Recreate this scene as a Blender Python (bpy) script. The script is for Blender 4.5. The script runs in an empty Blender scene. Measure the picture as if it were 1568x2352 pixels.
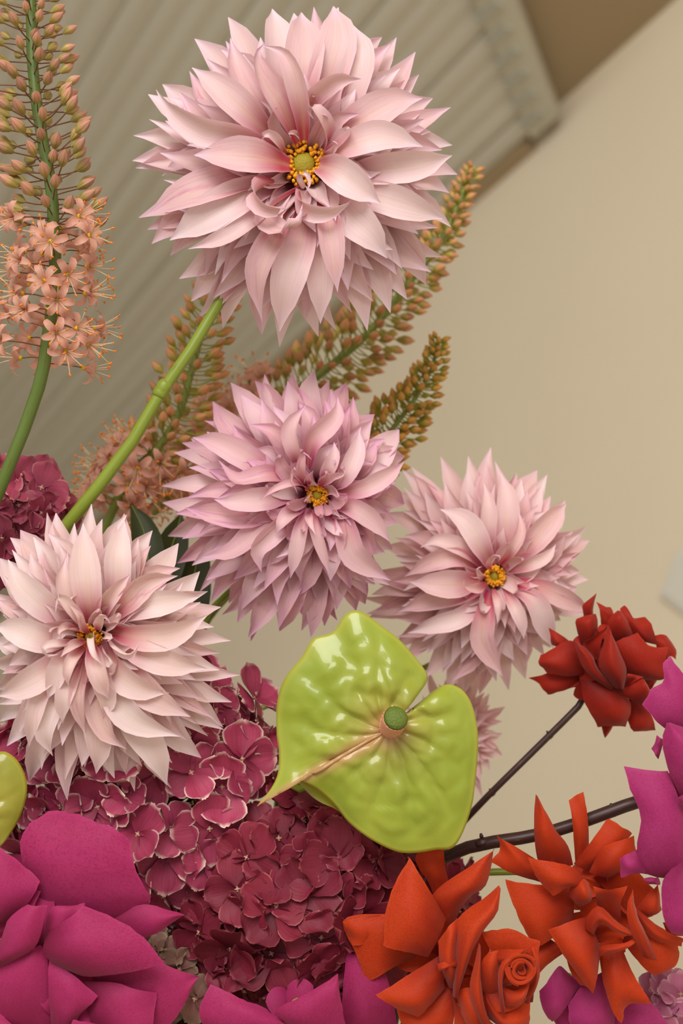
import bpy, math, random
from mathutils import Vector, Matrix, noise
PI = math.pi
scene = bpy.context.scene
C = scene.collection

# ------------------------------------------------------------------ camera, world, lights, exposure
F = 3267.0                      # focal length in pixels of a 1568 x 2352 frame
CAM = Vector((0.0, 0.0, 1.10))
PITCH = math.radians(20)
RIGHT = Vector((1, 0, 0))
FWD = Vector((0, math.cos(PITCH), math.sin(PITCH)))
UP = Vector((0, -math.sin(PITCH), math.cos(PITCH)))
D0 = 0.80                       # distance of the arrangement's main plane
S = D0 / F                      # metres per pixel there
cam_data = bpy.data.cameras.new('camera')
cam = bpy.data.objects.new('camera', cam_data); C.objects.link(cam)
cam.location = CAM; cam.rotation_euler = (PI / 2 + PITCH, 0, 0)
cam_data.sensor_fit = 'VERTICAL'; cam_data.sensor_height = 36.0; cam_data.lens = 36.0 * F / 2352
cam_data.clip_start = 0.02
cam_data.dof.use_dof = True; cam_data.dof.focus_distance = D0 - 0.005; cam_data.dof.aperture_fstop = 6.0
scene.camera = cam
ROT = cam.rotation_euler.to_matrix()

def lin(c):
    c = c / 255.0
    return c / 12.92 if c <= 0.04045 else ((c + 0.055) / 1.055) ** 2.4
def rgb(r, g, b): return (lin(r), lin(g), lin(b), 1.0)

world = bpy.data.worlds.new('world'); scene.world = world; world.use_nodes = True
bg = world.node_tree.nodes['Background']
bg.inputs[0].default_value = (1.0, 0.98, 0.95, 1); bg.inputs[1].default_value = 0.72

def area(name, loc, target, sx, sy, power, col):
    l = bpy.data.lights.new(name, 'AREA'); l.shape = 'RECTANGLE'; l.size = sx; l.size_y = sy
    l.energy = power; l.color = col
    o = bpy.data.objects.new(name, l); C.objects.link(o); o.location = loc
    o.rotation_euler = (Vector(target) - Vector(loc)).to_track_quat('-Z', 'Y').to_euler()
    return o
area('assumed_window_light', (-0.35, -1.45, 2.25), (0.0, 0.9, 1.45), 1.5, 1.2, 60, (1.0, 0.98, 0.95))  # area light added behind the camera for an assumed window; no window is built

vs = scene.view_settings
vs.view_transform = 'Standard'; vs.look = 'None'; vs.gamma = 1.0; vs.exposure = 0.0; vs.use_curve_mapping = False

# ------------------------------------------------------------------ helpers
def P(px, py, z=0.0):
    d = D0 - z * S
    return CAM + RIGHT * ((px - 784) * d / F) + UP * ((1176 - py) * d / F) + FWD * d
def K(z): return (D0 - z * S) / F

def link(o, parent=None):
    C.objects.link(o)
    if parent: o.parent = parent
    return o
def thing(name, label, cat, px, py, z, group=None):
    o = bpy.data.objects.new(name, None); C.objects.link(o)
    o.empty_display_size = 0.01
    o.matrix_world = Matrix.Translation(P(px, py, z)) @ ROT.to_4x4()
    o['label'] = label; o['category'] = cat
    if group: o['group'] = group
    return o
def tag(o, label=None, cat=None, group=None, kind=None):
    if label: o['label'] = label
    if cat: o['category'] = cat
    if group: o['group'] = group
    if kind: o['kind'] = kind
    return o

class MB:
    def __init__(s): s.v = []; s.f = []; s.uv = []
    def grid(s, rows, uvs=None, close=False):
        b = len(s.v); n = len(rows); m = len(rows[0])
        for i, r in enumerate(rows):
            for j, p in enumerate(r):
                s.v.append(tuple(p))
                s.uv.append(uvs[i][j] if uvs else (j / max(1, m - 1), i / max(1, n - 1)))
        mm = m if close else m - 1
        for i in range(n - 1):
            for j in range(mm):
                a = b + i * m + j; c = b + i * m + (j + 1) % m
                s.f.append((a, c, c + m, a + m))
        return s
    def tube(s, pts, rad, seg=8, cap=True):
        pts = [Vector(p) for p in pts]; n = len(pts); rows = []; uvs = []
        prev = None
        for i, p in enumerate(pts):
            T = (pts[min(i + 1, n - 1)] - pts[max(i - 1, 0)]).normalized()
            if prev is None:
                a = Vector((0, 0, 1)) if abs(T.z) < 0.9 else Vector((1, 0, 0))
                A = T.cross(a).normalized()
            else:
                A = (prev - T * prev.dot(T)).normalized()
            prev = A; B = T.cross(A)
            r = rad[i] if isinstance(rad, (list, tuple)) else rad
            rows.append([p + (A * math.cos(2 * PI * j / seg) + B * math.sin(2 * PI * j / seg)) * r for j in range(seg)])
            uvs.append([(j / seg, i / (n - 1)) for j in range(seg)])
        b = len(s.v); s.grid(rows, uvs, True)
        if cap:
            s.f.append(tuple(b + j for j in reversed(range(seg))))
            e = b + (n - 1) * seg; s.f.append(tuple(e + j for j in range(seg)))
        return s
    def ball(s, c, r, seg=8, rings=6, sc=(1, 1, 1)):
        c = Vector(c); rows = []
        for i in range(rings + 1):
            a = PI * (0.001 + 0.998 * i / rings)
            rows.append([c + Vector((r * sc[0] * math.sin(a) * math.cos(2 * PI * j / seg), r * sc[1] * math.sin(a) * math.sin(2 * PI * j / seg), r * sc[2] * math.cos(a))) for j in range(seg)])
        return s.grid(rows, None, True)
    def box(s, x0, x1, y0, y1, z0, z1):
        b = len(s.v)
        for x in (x0, x1):
            for y in (y0, y1):
                for z in (z0, z1): s.v.append((x, y, z)); s.uv.append((0, 0))
        for f in ((0, 1, 3, 2), (4, 6, 7, 5), (0, 4, 5, 1), (2, 3, 7, 6), (0, 2, 6, 4), (1, 5, 7, 3)):
            s.f.append(tuple(b + i for i in f))
        return s
    def mesh(s, name, mat, smooth=True, k=1.0):
        me = bpy.data.meshes.new(name)
        me.from_pydata([(p[0] * k, p[1] * k, p[2] * k) for p in s.v], [], s.f)
        ul = me.uv_layers.new(name='UVMap')
        vi = [0] * len(me.loops); me.loops.foreach_get('vertex_index', vi)
        flat = []
        for i in vi: flat.extend(s.uv[i])
        ul.data.foreach_set('uv', flat)
        if smooth: me.polygons.foreach_set('use_smooth', [True] * len(me.polygons))
        me.materials.append(mat); me.update()
        return me
    def build(s, name, mat, parent=None, smooth=True, k=1.0):
        return link(bpy.data.objects.new(name, s.mesh(name, mat, smooth, k)), parent)

def spl(pts, n):
    """n+1 points along a centripetal-ish Catmull-Rom curve through pts, even in chord length"""
    pts = [Vector(p) for p in pts]
    if len(pts) == 1: return [pts[0].copy() for _ in range(n + 1)]
    if len(pts) == 2: return [pts[0].lerp(pts[1], i / n) for i in range(n + 1)]
    ext = [pts[0] * 2 - pts[1]] + pts + [pts[-1] * 2 - pts[-2]]
    d = [0]
    for i in range(len(pts) - 1): d.append(d[-1] + max(1e-6, (pts[i + 1] - pts[i]).length))
    out = []; seg = 0
    for i in range(n + 1):
        L = d[-1] * i / n
        while seg < len(pts) - 2 and L > d[seg + 1]: seg += 1
        t = (L - d[seg]) / (d[seg + 1] - d[seg])
        p0, p1, p2, p3 = ext[seg:seg + 4]
        l1 = (p2 - p1).length
        m1 = (p2 - p0) * (l1 / max(1e-6, (p1 - p0).length + l1)); m2 = (p3 - p1) * (l1 / max(1e-6, (p3 - p2).length + l1))
        t2 = t * t; t3 = t2 * t
        out.append(p1 * (2 * t3 - 3 * t2 + 1) + m1 * (t3 - 2 * t2 + t) + p2 * (-2 * t3 + 3 * t2) + m2 * (t3 - t2))
    return out
def keys(tab, t):
    for i in range(len(tab) - 1):
        if t <= tab[i + 1][0]:
            a = (t - tab[i][0]) / (tab[i + 1][0] - tab[i][0]); a = a * a * (3 - 2 * a) * 0.5 + a * 0.5
            return tab[i][1] + (tab[i + 1][1] - tab[i][1]) * a
    return tab[-1][1]

# ------------------------------------------------------------------ materials
def newmat(name):
    m = bpy.data.materials.new(name); m.use_nodes = True
    nt = m.node_tree; b = nt.nodes['Principled BSDF']
    return m, nt, b
def nd(nt, typ, **kw):
    n = nt.nodes.new(typ)
    for a, v in kw.items(): setattr(n, a, v)
    return n
def ramp(nt, fac, stops):
    r = nd(nt, 'ShaderNodeValToRGB'); cr = r.color_ramp
    while len(cr.elements) < len(stops): cr.elements.new(0.5)
    for e, (p, c) in zip(cr.elements, stops): e.position = p; e.color = c
    nt.links.new(fac, r.inputs[0]); return r.outputs[0]
def mix(nt, fac, a, b, mode='MIX'):
    m = nd(nt, 'ShaderNodeMix', data_type='RGBA', blend_type=mode)
    for sock, v in ((m.inputs[0], fac), (m.inputs[6], a), (m.inputs[7], b)):
        if hasattr(v, 'links'): nt.links.new(v, sock)
        else: sock.default_value = v
    return m.outputs[2]
def mth(nt, op, a, b=0.0, clamp=False):
    m = nd(nt, 'ShaderNodeMath', operation=op, use_clamp=clamp)
    for sock, v in ((m.inputs[0], a), (m.inputs[1], b)):
        if hasattr(v, 'links'): nt.links.new(v, sock)
        else: sock.default_value = v
    return m.outputs[0]
def uvs(nt):
    uv = nd(nt, 'ShaderNodeUVMap'); sp = nd(nt, 'ShaderNodeSeparateXYZ'); nt.links.new(uv.outputs[0], sp.inputs[0])
    return uv.outputs[0], sp.outputs[0], sp.outputs[1]
def noise_tex(nt, vec, scale, mapping=None, detail=3.0, rough=0.5):
    if mapping:
        mp = nd(nt, 'ShaderNodeMapping'); nt.links.new(vec, mp.inputs[0]); mp.inputs['Scale'].default_value = mapping; vec = mp.outputs[0]
    n = nd(nt, 'ShaderNodeTexNoise'); n.inputs['Scale'].default_value = scale; n.inputs['Detail'].default_value = detail; n.inputs['Roughness'].default_value = rough
    if vec is not None: nt.links.new(vec, n.inputs['Vector'])
    return n.outputs[0]
def obj_vec(nt, uv):
    """uv shifted by the object's random number so that every copy looks different"""
    oi = nd(nt, 'ShaderNodeObjectInfo'); a = nd(nt, 'ShaderNodeVectorMath', operation='ADD'); sc = nd(nt, 'ShaderNodeVectorMath', operation='SCALE')
    cb = nd(nt, 'ShaderNodeCombineXYZ'); nt.links.new(oi.outputs['Random'], cb.inputs[0]); nt.links.new(oi.outputs['Random'], cb.inputs[1]); nt.links.new(oi.outputs['Random'], cb.inputs[2])
    nt.links.new(cb.outputs[0], sc.inputs[0]); sc.inputs['Scale'].default_value = 37.0
    nt.links.new(uv, a.inputs[0]); nt.links.new(sc.outputs[0], a.inputs[1])
    return a.outputs[0], oi.outputs['Random']
def finish(nt, b, col, rough, trans=0.0, bump=None, bstr=0.2, bdist=0.001, coat=0.0, spec=0.4, sheen=0.0, tcol=None):
    if hasattr(col, 'links'): nt.links.new(col, b.inputs['Base Color'])
    else: b.inputs['Base Color'].default_value = col
    b.inputs['Roughness'].default_value = rough; b.inputs['Specular IOR Level'].default_value = spec
    if coat: b.inputs['Coat Weight'].default_value = coat; b.inputs['Coat Roughness'].default_value = 0.06
    if sheen: b.inputs['Sheen Weight'].default_value = sheen; b.inputs['Sheen Roughness'].default_value = 0.4
    if bump is not None:
        bm = nd(nt, 'ShaderNodeBump'); bm.inputs['Strength'].default_value = bstr; bm.inputs['Distance'].default_value = bdist
        nt.links.new(bump, bm.inputs['Height']); nt.links.new(bm.outputs[0], b.inputs['Normal'])
    if trans:
        t = nd(nt, 'ShaderNodeBsdfTranslucent'); ms = nd(nt, 'ShaderNodeMixShader'); ms.inputs[0].default_value = trans
        tc = tcol if tcol is not None else col
        if hasattr(tc, 'links'): nt.links.new(tc, t.inputs[0])
        else: t.inputs[0].default_value = tc
        nt.links.new(b.outputs[0], ms.inputs[1]); nt.links.new(t.outputs[0], ms.inputs[2])
        nt.links.new(ms.outputs[0], nt.nodes['Material Output'].inputs['Surface'])

def mat_dahlia(name, base, mid, tip, streak, streak_amt):
    m, nt, b = newmat(name)
    uv, u, v = uvs(nt); vec, rnd = obj_vec(nt, uv)
    col = ramp(nt, v, [(0.0, base), (0.12, base), (0.5, mid), (0.8, mid), (1.0, tip)])
    # cream flush along the middle of the petal
    du = mth(nt, 'ABSOLUTE', mth(nt, 'SUBTRACT', u, 0.5))
    rib = mth(nt, 'MULTIPLY', mth(nt, 'SUBTRACT', 1.0, mth(nt, 'MULTIPLY', du, 5.0), True), mth(nt, 'SUBTRACT', 1.0, v), True)
    col = mix(nt, mth(nt, 'MULTIPLY', rib, 0.4), col, rgb(238, 212, 170))
    # fine length-wise veins
    vn = noise_tex(nt, vec, 1.0, (34, 1.2, 1), 2.0)
    col = mix(nt, mth(nt, 'MULTIPLY', mth(nt, 'SUBTRACT', vn, 0.42, True), 1.0, True), col, mid, 'MULTIPLY')
    # magenta flecks on some petals, lilac edges
    fl = noise_tex(nt, vec, 1.0, (7, 2.2, 1), 5.0, 0.65)
    fl = mth(nt, 'MULTIPLY', mth(nt, 'SUBTRACT', fl, 0.53, True), 7.0, True)
    sel = mth(nt, 'MULTIPLY', mth(nt, 'SUBTRACT', rnd, 0.55, True), 2.2, True)
    col = mix(nt, mth(nt, 'MULTIPLY', mth(nt, 'MULTIPLY', fl, sel), streak_amt), col, streak)
    edge = mth(nt, 'MULTIPLY', mth(nt, 'SUBTRACT', du, 0.38, True), 3.0, True)
    col = mix(nt, edge, col, tip)
    hs = nd(nt, 'ShaderNodeHueSaturation'); nt.links.new(col, hs.inputs['Color'])
    nt.links.new(mth(nt, 'ADD', mth(nt, 'MULTIPLY', rnd, 0.45), 0.8), hs.inputs['Saturation'])
    nt.links.new(mth(nt, 'ADD', mth(nt, 'MULTIPLY', rnd, -0.10), 1.03), hs.inputs['Value'])
    finish(nt, b, hs.outputs[0], 0.5, 0.30, vn, 0.12, 0.0008, spec=0.3)
    return m
M = {}
STREAK = rgb(214, 120, 170)
M['dahlia_a'] = mat_dahlia('dahlia_blush', rgb(206, 108, 120), rgb(237, 206, 208), rgb(238, 214, 228), STREAK, 0.5)
M['dahlia_b'] = mat_dahlia('dahlia_pink', rgb(200, 96, 130), rgb(238, 200, 206), rgb(232, 190, 216), rgb(208, 112, 184), 0.75)
M['dahlia_c'] = mat_dahlia('dahlia_peach', rgb(210, 110, 130), rgb(240, 206, 206), rgb(240, 212, 220), rgb(210, 110, 170), 0.6)
M['dahlia_d'] = mat_dahlia('dahlia_cream', rgb(206, 106, 124), rgb(240, 213, 210), rgb(242, 218, 226), rgb(214, 110, 160), 0.6)

def mat_simple(name, col, rough=0.5, var=0.15, scale=40, trans=0.0, spec=0.4, bump=0.2, second=None, coat=0.0):
    m, nt, b = newmat(name)
    tc = nd(nt, 'ShaderNodeTexCoord')
    n = noise_tex(nt, tc.outputs['Object'], scale, None, 4.0)
    s = second if second else tuple(c * (1 - var) for c in col[:3]) + (1,)
    c = mix(nt, n, col, s)
    finish(nt, b, c, rough, trans, n, bump, 0.001, coat, spec)
    return m
M['stem_green'] = None
def mat_stem(name, a, c, spot):
    m, nt, b = newmat(name)
    uv, u, v = uvs(nt)
    n1 = noise_tex(nt, uv, 1.0, (9, 5, 1), 3.0)
    n2 = noise_tex(nt, uv, 1.0, (14, 60, 1), 3.0)
    col = mix(nt, n1, a, c)
    col = mix(nt, mth(nt, 'MULTIPLY', mth(nt, 'SUBTRACT', n2, 0.62, True), 8.0, True), col, spot)
    finish(nt, b, col, 0.42, 0.0, n1, 0.25, 0.001)
    return m
M['stem_green'] = mat_stem('stem_fresh_green', rgb(140, 152, 50), rgb(102, 122, 34), rgb(112, 112, 42))
M['stem_erem'] = mat_stem('stem_foxtail', rgb(98, 118, 48), rgb(70, 88, 30), rgb(96, 70, 42))
M['stem_far'] = mat_stem('stem_foxtail_light', rgb(132, 142, 58), rgb(100, 116, 44), rgb(120, 100, 50))
M['twig'] = mat_stem('twig_brown', rgb(70, 40, 34), rgb(44, 24, 24), rgb(104, 74, 44))
M['leaf_dark'] = mat_simple('leaf_dark', rgb(58, 66, 24), 0.45, 0.4, 60, 0.15)

def mat_bud(name, tipc, basec, line):
    m, nt, b = newmat(name)
    uv, u, v = uvs(nt); oi = nd(nt, 'ShaderNodeObjectInfo')
    col = ramp(nt, v, [(0.0, basec), (0.34, basec), (0.68, tipc), (1.0, tipc)])
    # dark rib down the middle of each of the six segments
    fr = mth(nt, 'ABSOLUTE', mth(nt, 'SUBTRACT', mth(nt, 'FRACT', mth(nt, 'MULTIPLY', u, 6.0)), 0.5))
    rib = mth(nt, 'MULTIPLY', mth(nt, 'SUBTRACT', 0.09, fr, True), 8.0, True)
    col = mix(nt, rib, col, line)
    hs = nd(nt, 'ShaderNodeHueSaturation'); nt.links.new(col, hs.inputs['Color'])
    nt.links.new(mth(nt, 'ADD', mth(nt, 'MULTIPLY', oi.outputs['Random'], 0.35), 0.78), hs.inputs['Value'])
    finish(nt, b, hs.outputs[0], 0.5, 0.12)
    return m
M['bud'] = mat_bud('foxtail_bud_salmon', rgb(194, 138, 112), rgb(182, 164, 86), rgb(118, 64, 54))
M['bud_far'] = mat_bud('foxtail_bud_amber', rgb(208, 146, 98), rgb(186, 172, 76), rgb(166, 104, 66))
M['bud_green'] = mat_bud('foxtail_bud_green', rgb(204, 146, 66), rgb(164, 160, 50), rgb(160, 110, 52))
M['pedicel'] = mat_simple('pedicel_brown', rgb(128, 84, 58), 0.5, 0.3, 300)
M['pedicel_green'] = mat_simple('pedicel_green', rgb(158, 160, 62), 0.5, 0.3, 300)
M['ere_petal'] = mat_simple('foxtail_blossom', rgb(234, 186, 164), 0.5, 0.15, 200, 0.4, second=rgb(222, 158, 138))
M['ere_eye'] = mat_simple('foxtail_eye', rgb(222, 184, 36), 0.5, 0.2, 200)
M['filament'] = mat_simple('filament_cream', rgb(226, 200, 158), 0.5, 0.1, 200)
M['anther'] = mat_simple('anther_orange', rgb(232, 132, 40), 0.6, 0.2, 300)
M['disc_yellow'] = mat_simple('disc_yellow', rgb(226, 146, 20), 0.6, 0.2, 400, second=rgb(236, 172, 30))
M['disc_green'] = mat_simple('disc_green', rgb(176, 160, 44), 0.6, 0.2, 900, bump=0.8, second=rgb(140, 128, 30))

def mat_hydr(name, inner, outer, edge, e0, e1, amt):
    m, nt, b = newmat(name)
    uv, u, v = uvs(nt); vec, rnd = obj_vec(nt, uv)
    vn = noise_tex(nt, vec, 1.0, (22, 1.5, 1), 3.0)
    col = ramp(nt, v, [(0.0, inner), (0.5, outer), (1.0, outer)])
    col = mix(nt, mth(nt, 'MULTIPLY', mth(nt, 'SUBTRACT', vn, 0.4, True), 1.4, True), col, inner)
    n2 = noise_tex(nt, vec, 4.0, None, 3.0)
    du = mth(nt, 'MULTIPLY', mth(nt, 'ABSOLUTE', mth(nt, 'SUBTRACT', u, 0.5)), 2.0)
    side = mth(nt, 'MULTIPLY', du, mth(nt, 'MULTIPLY', v, 2.6, True))
    ed = mth(nt, 'MAXIMUM', v, side)
    ed = mth(nt, 'ADD', ed, mth(nt, 'MULTIPLY', mth(nt, 'SUBTRACT', n2, 0.5), 0.08))
    mr = nd(nt, 'ShaderNodeMapRange', clamp=True, interpolation_type='SMOOTHSTEP'); nt.links.new(ed, mr.inputs[0])
    mr.inputs[1].default_value = e0; mr.inputs[2].default_value = e1
    oi_amt = mth(nt, 'ADD', mth(nt, 'MULTIPLY', rnd, 0.5), amt, True)
    col = mix(nt, mth(nt, 'MULTIPLY', mr.outputs[0], oi_amt), col, edge)
    hs = nd(nt, 'ShaderNodeHueSaturation'); nt.links.new(col, hs.inputs['Color'])
    nt.links.new(mth(nt, 'ADD', mth(nt, 'MULTIPLY', rnd, 0.4), 0.8), hs.inputs['Value'])
    finish(nt, b, hs.outputs[0], 0.55, 0.18, vn, 0.25, 0.0008, spec=0.3)
    return m
M['hyd_a'] = mat_hydr('hydrangea_rose_cream', rgb(138, 40, 68), rgb(174, 64, 96), rgb(232, 200, 188), 0.85, 1.0, 0.6)
M['hyd_b'] = mat_hydr('hydrangea_burgundy', rgb(108, 24, 42), rgb(132, 38, 58), rgb(190, 110, 112), 0.92, 1.02, 0.4)
M['hyd_c'] = mat_hydr('hydrangea_pink', rgb(140, 48, 72), rgb(168, 72, 96), rgb(204, 160, 140), 0.86, 1.02, 0.2)
M['hyd_d'] = mat_hydr('hydrangea_pale', rgb(126, 74, 72), rgb(146, 108, 94), rgb(168, 152, 120), 0.70, 1.0, 0.4)
M['hyd_e'] = mat_hydr('hydrangea_pale_pink', rgb(176, 84, 120), rgb(196, 116, 146), rgb(216, 170, 176), 0.75, 1.0, 0.4)
M['hyd_eye'] = mat_simple('hydrangea_eye', rgb(206, 170, 140), 0.6, 0.3, 500, second=rgb(180, 120, 110))
M['hyd_stalk'] = mat_simple('hydrangea_stalk', rgb(96, 40, 46), 0.6, 0.3, 200)

def mat_rose(name, deep, face, rim):
    m, nt, b = newmat(name)
    uv, u, v = uvs(nt); vec, rnd = obj_vec(nt, uv)
    vn = noise_tex(nt, vec, 1.0, (90, 3.0, 1), 3.0)
    n2 = noise_tex(nt, vec, 2.5, None, 3.0)
    col = ramp(nt, v, [(0.0, deep), (0.6, face), (1.0, face)])  # petal base painted deeper: shade inside the bloom put into the colour
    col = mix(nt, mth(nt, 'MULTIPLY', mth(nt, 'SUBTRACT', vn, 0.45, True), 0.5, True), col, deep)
    col = mix(nt, mth(nt, 'MULTIPLY', mth(nt, 'SUBTRACT', n2, 0.45, True), 1.2, True), col, rim)
    du = mth(nt, 'MULTIPLY', mth(nt, 'ABSOLUTE', mth(nt, 'SUBTRACT', u, 0.5)), 2.0)
    ed = mth(nt, 'MAXIMUM', v, mth(nt, 'MULTIPLY', du, mth(nt, 'MULTIPLY', v, 2.0, True)))
    col = mix(nt, mth(nt, 'MULTIPLY', mth(nt, 'SUBTRACT', ed, 0.95, True), 14.0, True), col, rim)  # highlight of the rolled margin painted as a lighter edge tint
    gr = noise_tex(nt, vec, 60.0, None, 2.0)
    col = mix(nt, mth(nt, 'MULTIPLY', mth(nt, 'SUBTRACT', gr, 0.45, True), 1.6, True), col, deep)
    finish(nt, b, col, 0.62, 0.15, gr, 0.10, 0.0008, spec=0.2, sheen=0.15)
    return m
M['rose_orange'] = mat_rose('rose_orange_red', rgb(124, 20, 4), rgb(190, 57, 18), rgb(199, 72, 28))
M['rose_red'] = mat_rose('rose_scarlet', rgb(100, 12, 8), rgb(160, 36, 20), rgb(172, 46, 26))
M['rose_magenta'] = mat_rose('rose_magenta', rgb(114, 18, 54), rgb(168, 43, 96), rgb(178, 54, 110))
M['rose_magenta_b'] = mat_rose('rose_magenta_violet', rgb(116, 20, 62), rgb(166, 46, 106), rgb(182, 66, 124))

# ------------------------------------------------------------------ the room: wall, ceiling with ribbed panel, floor
HC = 1.75                                   # ceiling height above the camera
def ray(px, py): return RIGHT * ((px - 784) / F) + UP * ((1176 - py) / F) + FWD
def on_ceiling(px, py, h=HC): r = ray(px, py); return CAM + r * (h / r.z)
A = on_ceiling(1060, 440); B = on_ceiling(1550, 0)
wd = (B - A); wd.z = 0; wd.normalize()     # along the wall, towards the camera
wn = Vector((-wd.y, wd.x, 0))
if wn.dot(CAM - A) < 0: wn = -wn           # into the room
def wall_frame(o): o.matrix_world = Matrix(((wd.x, wn.x, 0, A.x), (wd.y, wn.y, 0, A.y), (0, 0, 1, 0), (0, 0, 0, 1)))
def mat_plaster(name, c1, c2, scale=3.0):
    m, nt, b = newmat(name)
    tc = nd(nt, 'ShaderNodeTexCoord')
    n = noise_tex(nt, tc.outputs['Object'], scale, None, 4.0)
    f = noise_tex(nt, tc.outputs['Object'], 180, None, 3.0)
    finish(nt, b, mix(nt, n, c1, c2), 0.85, 0, f, 0.15, 0.001, spec=0.2)
    return m
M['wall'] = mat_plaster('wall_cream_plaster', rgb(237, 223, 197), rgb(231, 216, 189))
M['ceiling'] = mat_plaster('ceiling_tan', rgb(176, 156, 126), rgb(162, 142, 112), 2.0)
M['floor'] = mat_plaster('floor_concrete', rgb(214, 204, 184), rgb(200, 190, 170), 4.0)
zc = CAM.z + HC
w = MB().box(-14, 4, -0.12, 0, 0, zc).build('wall_right', M['wall'], None, False); wall_frame(w); tag(w, kind='structure')
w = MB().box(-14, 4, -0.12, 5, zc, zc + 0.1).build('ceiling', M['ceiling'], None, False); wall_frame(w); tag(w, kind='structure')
w = MB().box(-14, 4, -0.12, 5, -0.1, 0).build('floor', M['floor'], None, False); wall_frame(w); tag(w, kind='structure')
# ribbed translucent panel fixed under the ceiling
def to_wall(p): q = p - A; return q.dot(wd), q.dot(wn)
ph = HC - 0.05
c1 = to_wall(on_ceiling(1272, 250, ph)); c2 = to_wall(on_ceiling(1180, 0, ph))
def mat_panel():
    m, nt, b = newmat('panel_ribbed_polycarbonate')
    tc = nd(nt, 'ShaderNodeTexCoord')
    n = noise_tex(nt, tc.outputs['Object'], 1.0, (0.6, 22, 1), 3.0)
    finish(nt, b, mix(nt, n, rgb(242, 240, 228), rgb(222, 218, 202)), 0.35, 0.25, spec=0.5)
    return m
M['panel'] = mat_panel()
M['panel_edge'] = mat_simple('panel_edge_strip', rgb(204, 200, 182), 0.4, 0.1, 20)
panel = bpy.data.objects.new('ribbed_ceiling_panel', None); C.objects.link(panel); wall_frame(panel)
tag(panel, 'ribbed pale translucent sheet fixed under the tan ceiling beside the wall', 'ceiling panel')
y0 = max(0.03, c1[1]); xe = c1[0]; skew = (c2[0] - c1[0]) / max(0.05, (c2[1] - c1[1]))
pitch = 0.05; nrib = 44; zb = CAM.z + ph
for half in range(nrib):
    mb = MB(); rows = []
    for i in range(7):
        t = i / 6; y = y0 + (half + t) * pitch
        z = zb - 0.004 * max(0.0, math.sin(PI * t)) ** 2 - (0.003 if half % 4 == 0 else 0)
        rows.append([(-5.5, y, z), (xe + skew * (y - y0), y, z)])
    mb.grid(rows); mb.build('rib', M['panel'], panel)
yl = y0 + nrib * pitch
mb = MB(); rows = []
for (dx, dz) in ((-0.09, 0.01), (-0.09, -0.014), (0.0, -0.014), (0.0, 0.02)):
    rows.append([(xe + dx, y0 - 0.01, zb + dz), (xe + skew * (yl - y0) + dx, yl, zb + dz)])
mb.grid(rows); mb.build('end_strip', M['panel_edge'], panel, False)
for t in range(40):
    y = y0 + 0.02 + t * 0.05; x = xe + skew * (y - y0)
    MB().box(x - 0.075, x - 0.02, y, y + 0.022, zb - 0.02, zb - 0.012).build('spacer', mat_simple('spacer_grey', rgb(184, 182, 168), 0.5) if t == 0 else bpy.data.materials['spacer_grey'], panel, False)
MB().box(-5.5, xe - 0.12, 0.0, 0.04, zb - 0.01, zc).build('shadow_band', M['ceiling'], panel, False)  # added strip standing in for the brownish shadow band between panel and wall
# white plate on the wall, at the right edge
r = ray(1582, 1340); tt = (A - CAM).dot(wn) / r.dot(wn); hp = CAM + r * tt
hx, _ = to_wall(hp)
M['plate'] = mat_simple('plate_white', rgb(226, 222, 208), 0.4, 0.05, 30)
pl = bpy.data.objects.new('wall_plate', None); C.objects.link(pl); wall_frame(pl)
tag(pl, 'white square plate mounted on the cream wall beside the flowers', 'wall plate')
mb = MB().box(-0.042, 0.042, 0.0, 0.012, -0.042, 0.042); o = mb.build('back_box', M['plate'], pl, False)
o2 = MB().box(-0.034, 0.034, 0.012, 0.016, -0.034, 0.034).build('cover', M['plate'], pl, False)
for q in (o, o2): q.location = (hx, 0, hp.z); q.rotation_euler = (0, math.radians(40), 0)

# ------------------------------------------------------------------ petals
WID = [(0, .28), (.18, .50), (.40, .88), (.56, 1.0), (.74, .80), (.88, .38), (.95, .15), (1, .02)]
WID3 = [(0, .38), (.2, .66), (.42, .96), (.58, 1.0), (.75, .76), (.88, .36), (.95, .14), (1, .02)]
WID2 = [(0, .45), (.2, .75), (.45, 1.0), (.65, .93), (.82, .66), (.93, .33), (1, .03)]
def petal(spine, W, side, phi, k, n=10, m=6, wid=WID, roll=0.0, rollt=0.0, wob=0.0, rnd=random):
    """a petal swept along a spine; its cross-section is an arc of half angle phi(t)"""
    pts = spl(spine, n); mb = MB(); rows = []
    side = Vector(side); ph0 = rnd.random() * 9
    for i, p in enumerate(pts):
        t = i / n
        T = (pts[min(i + 1, n)] - pts[max(i - 1, 0)]).normalized()
        s = side - T * side.dot(T)
        if s.length < 1e-4: s = T.orthogonal()
        s.normalize(); N = T.cross(s)
        a = roll + rollt * t
        s2 = s * math.cos(a) + N * math.sin(a); N2 = N * math.cos(a) - s * math.sin(a)
        w = W * keys(wid, t); f = keys(phi, t); f = f if abs(f) > 0.02 else 0.02
        row = []
        for j in range(m + 1):
            u = -1 + 2 * j / m
            x = w / f * math.sin(f * u); h = w / f * (1 - math.cos(f * u))
            h += -0.05 * w * (1 - abs(u)) + wob * w * math.sin(ph0 + 7 * t + 2.2 * u) * abs(u)
            row.append(p + s2 * x + N2 * h)
        rows.append(row)
    mb.grid(rows)
    return mb

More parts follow.
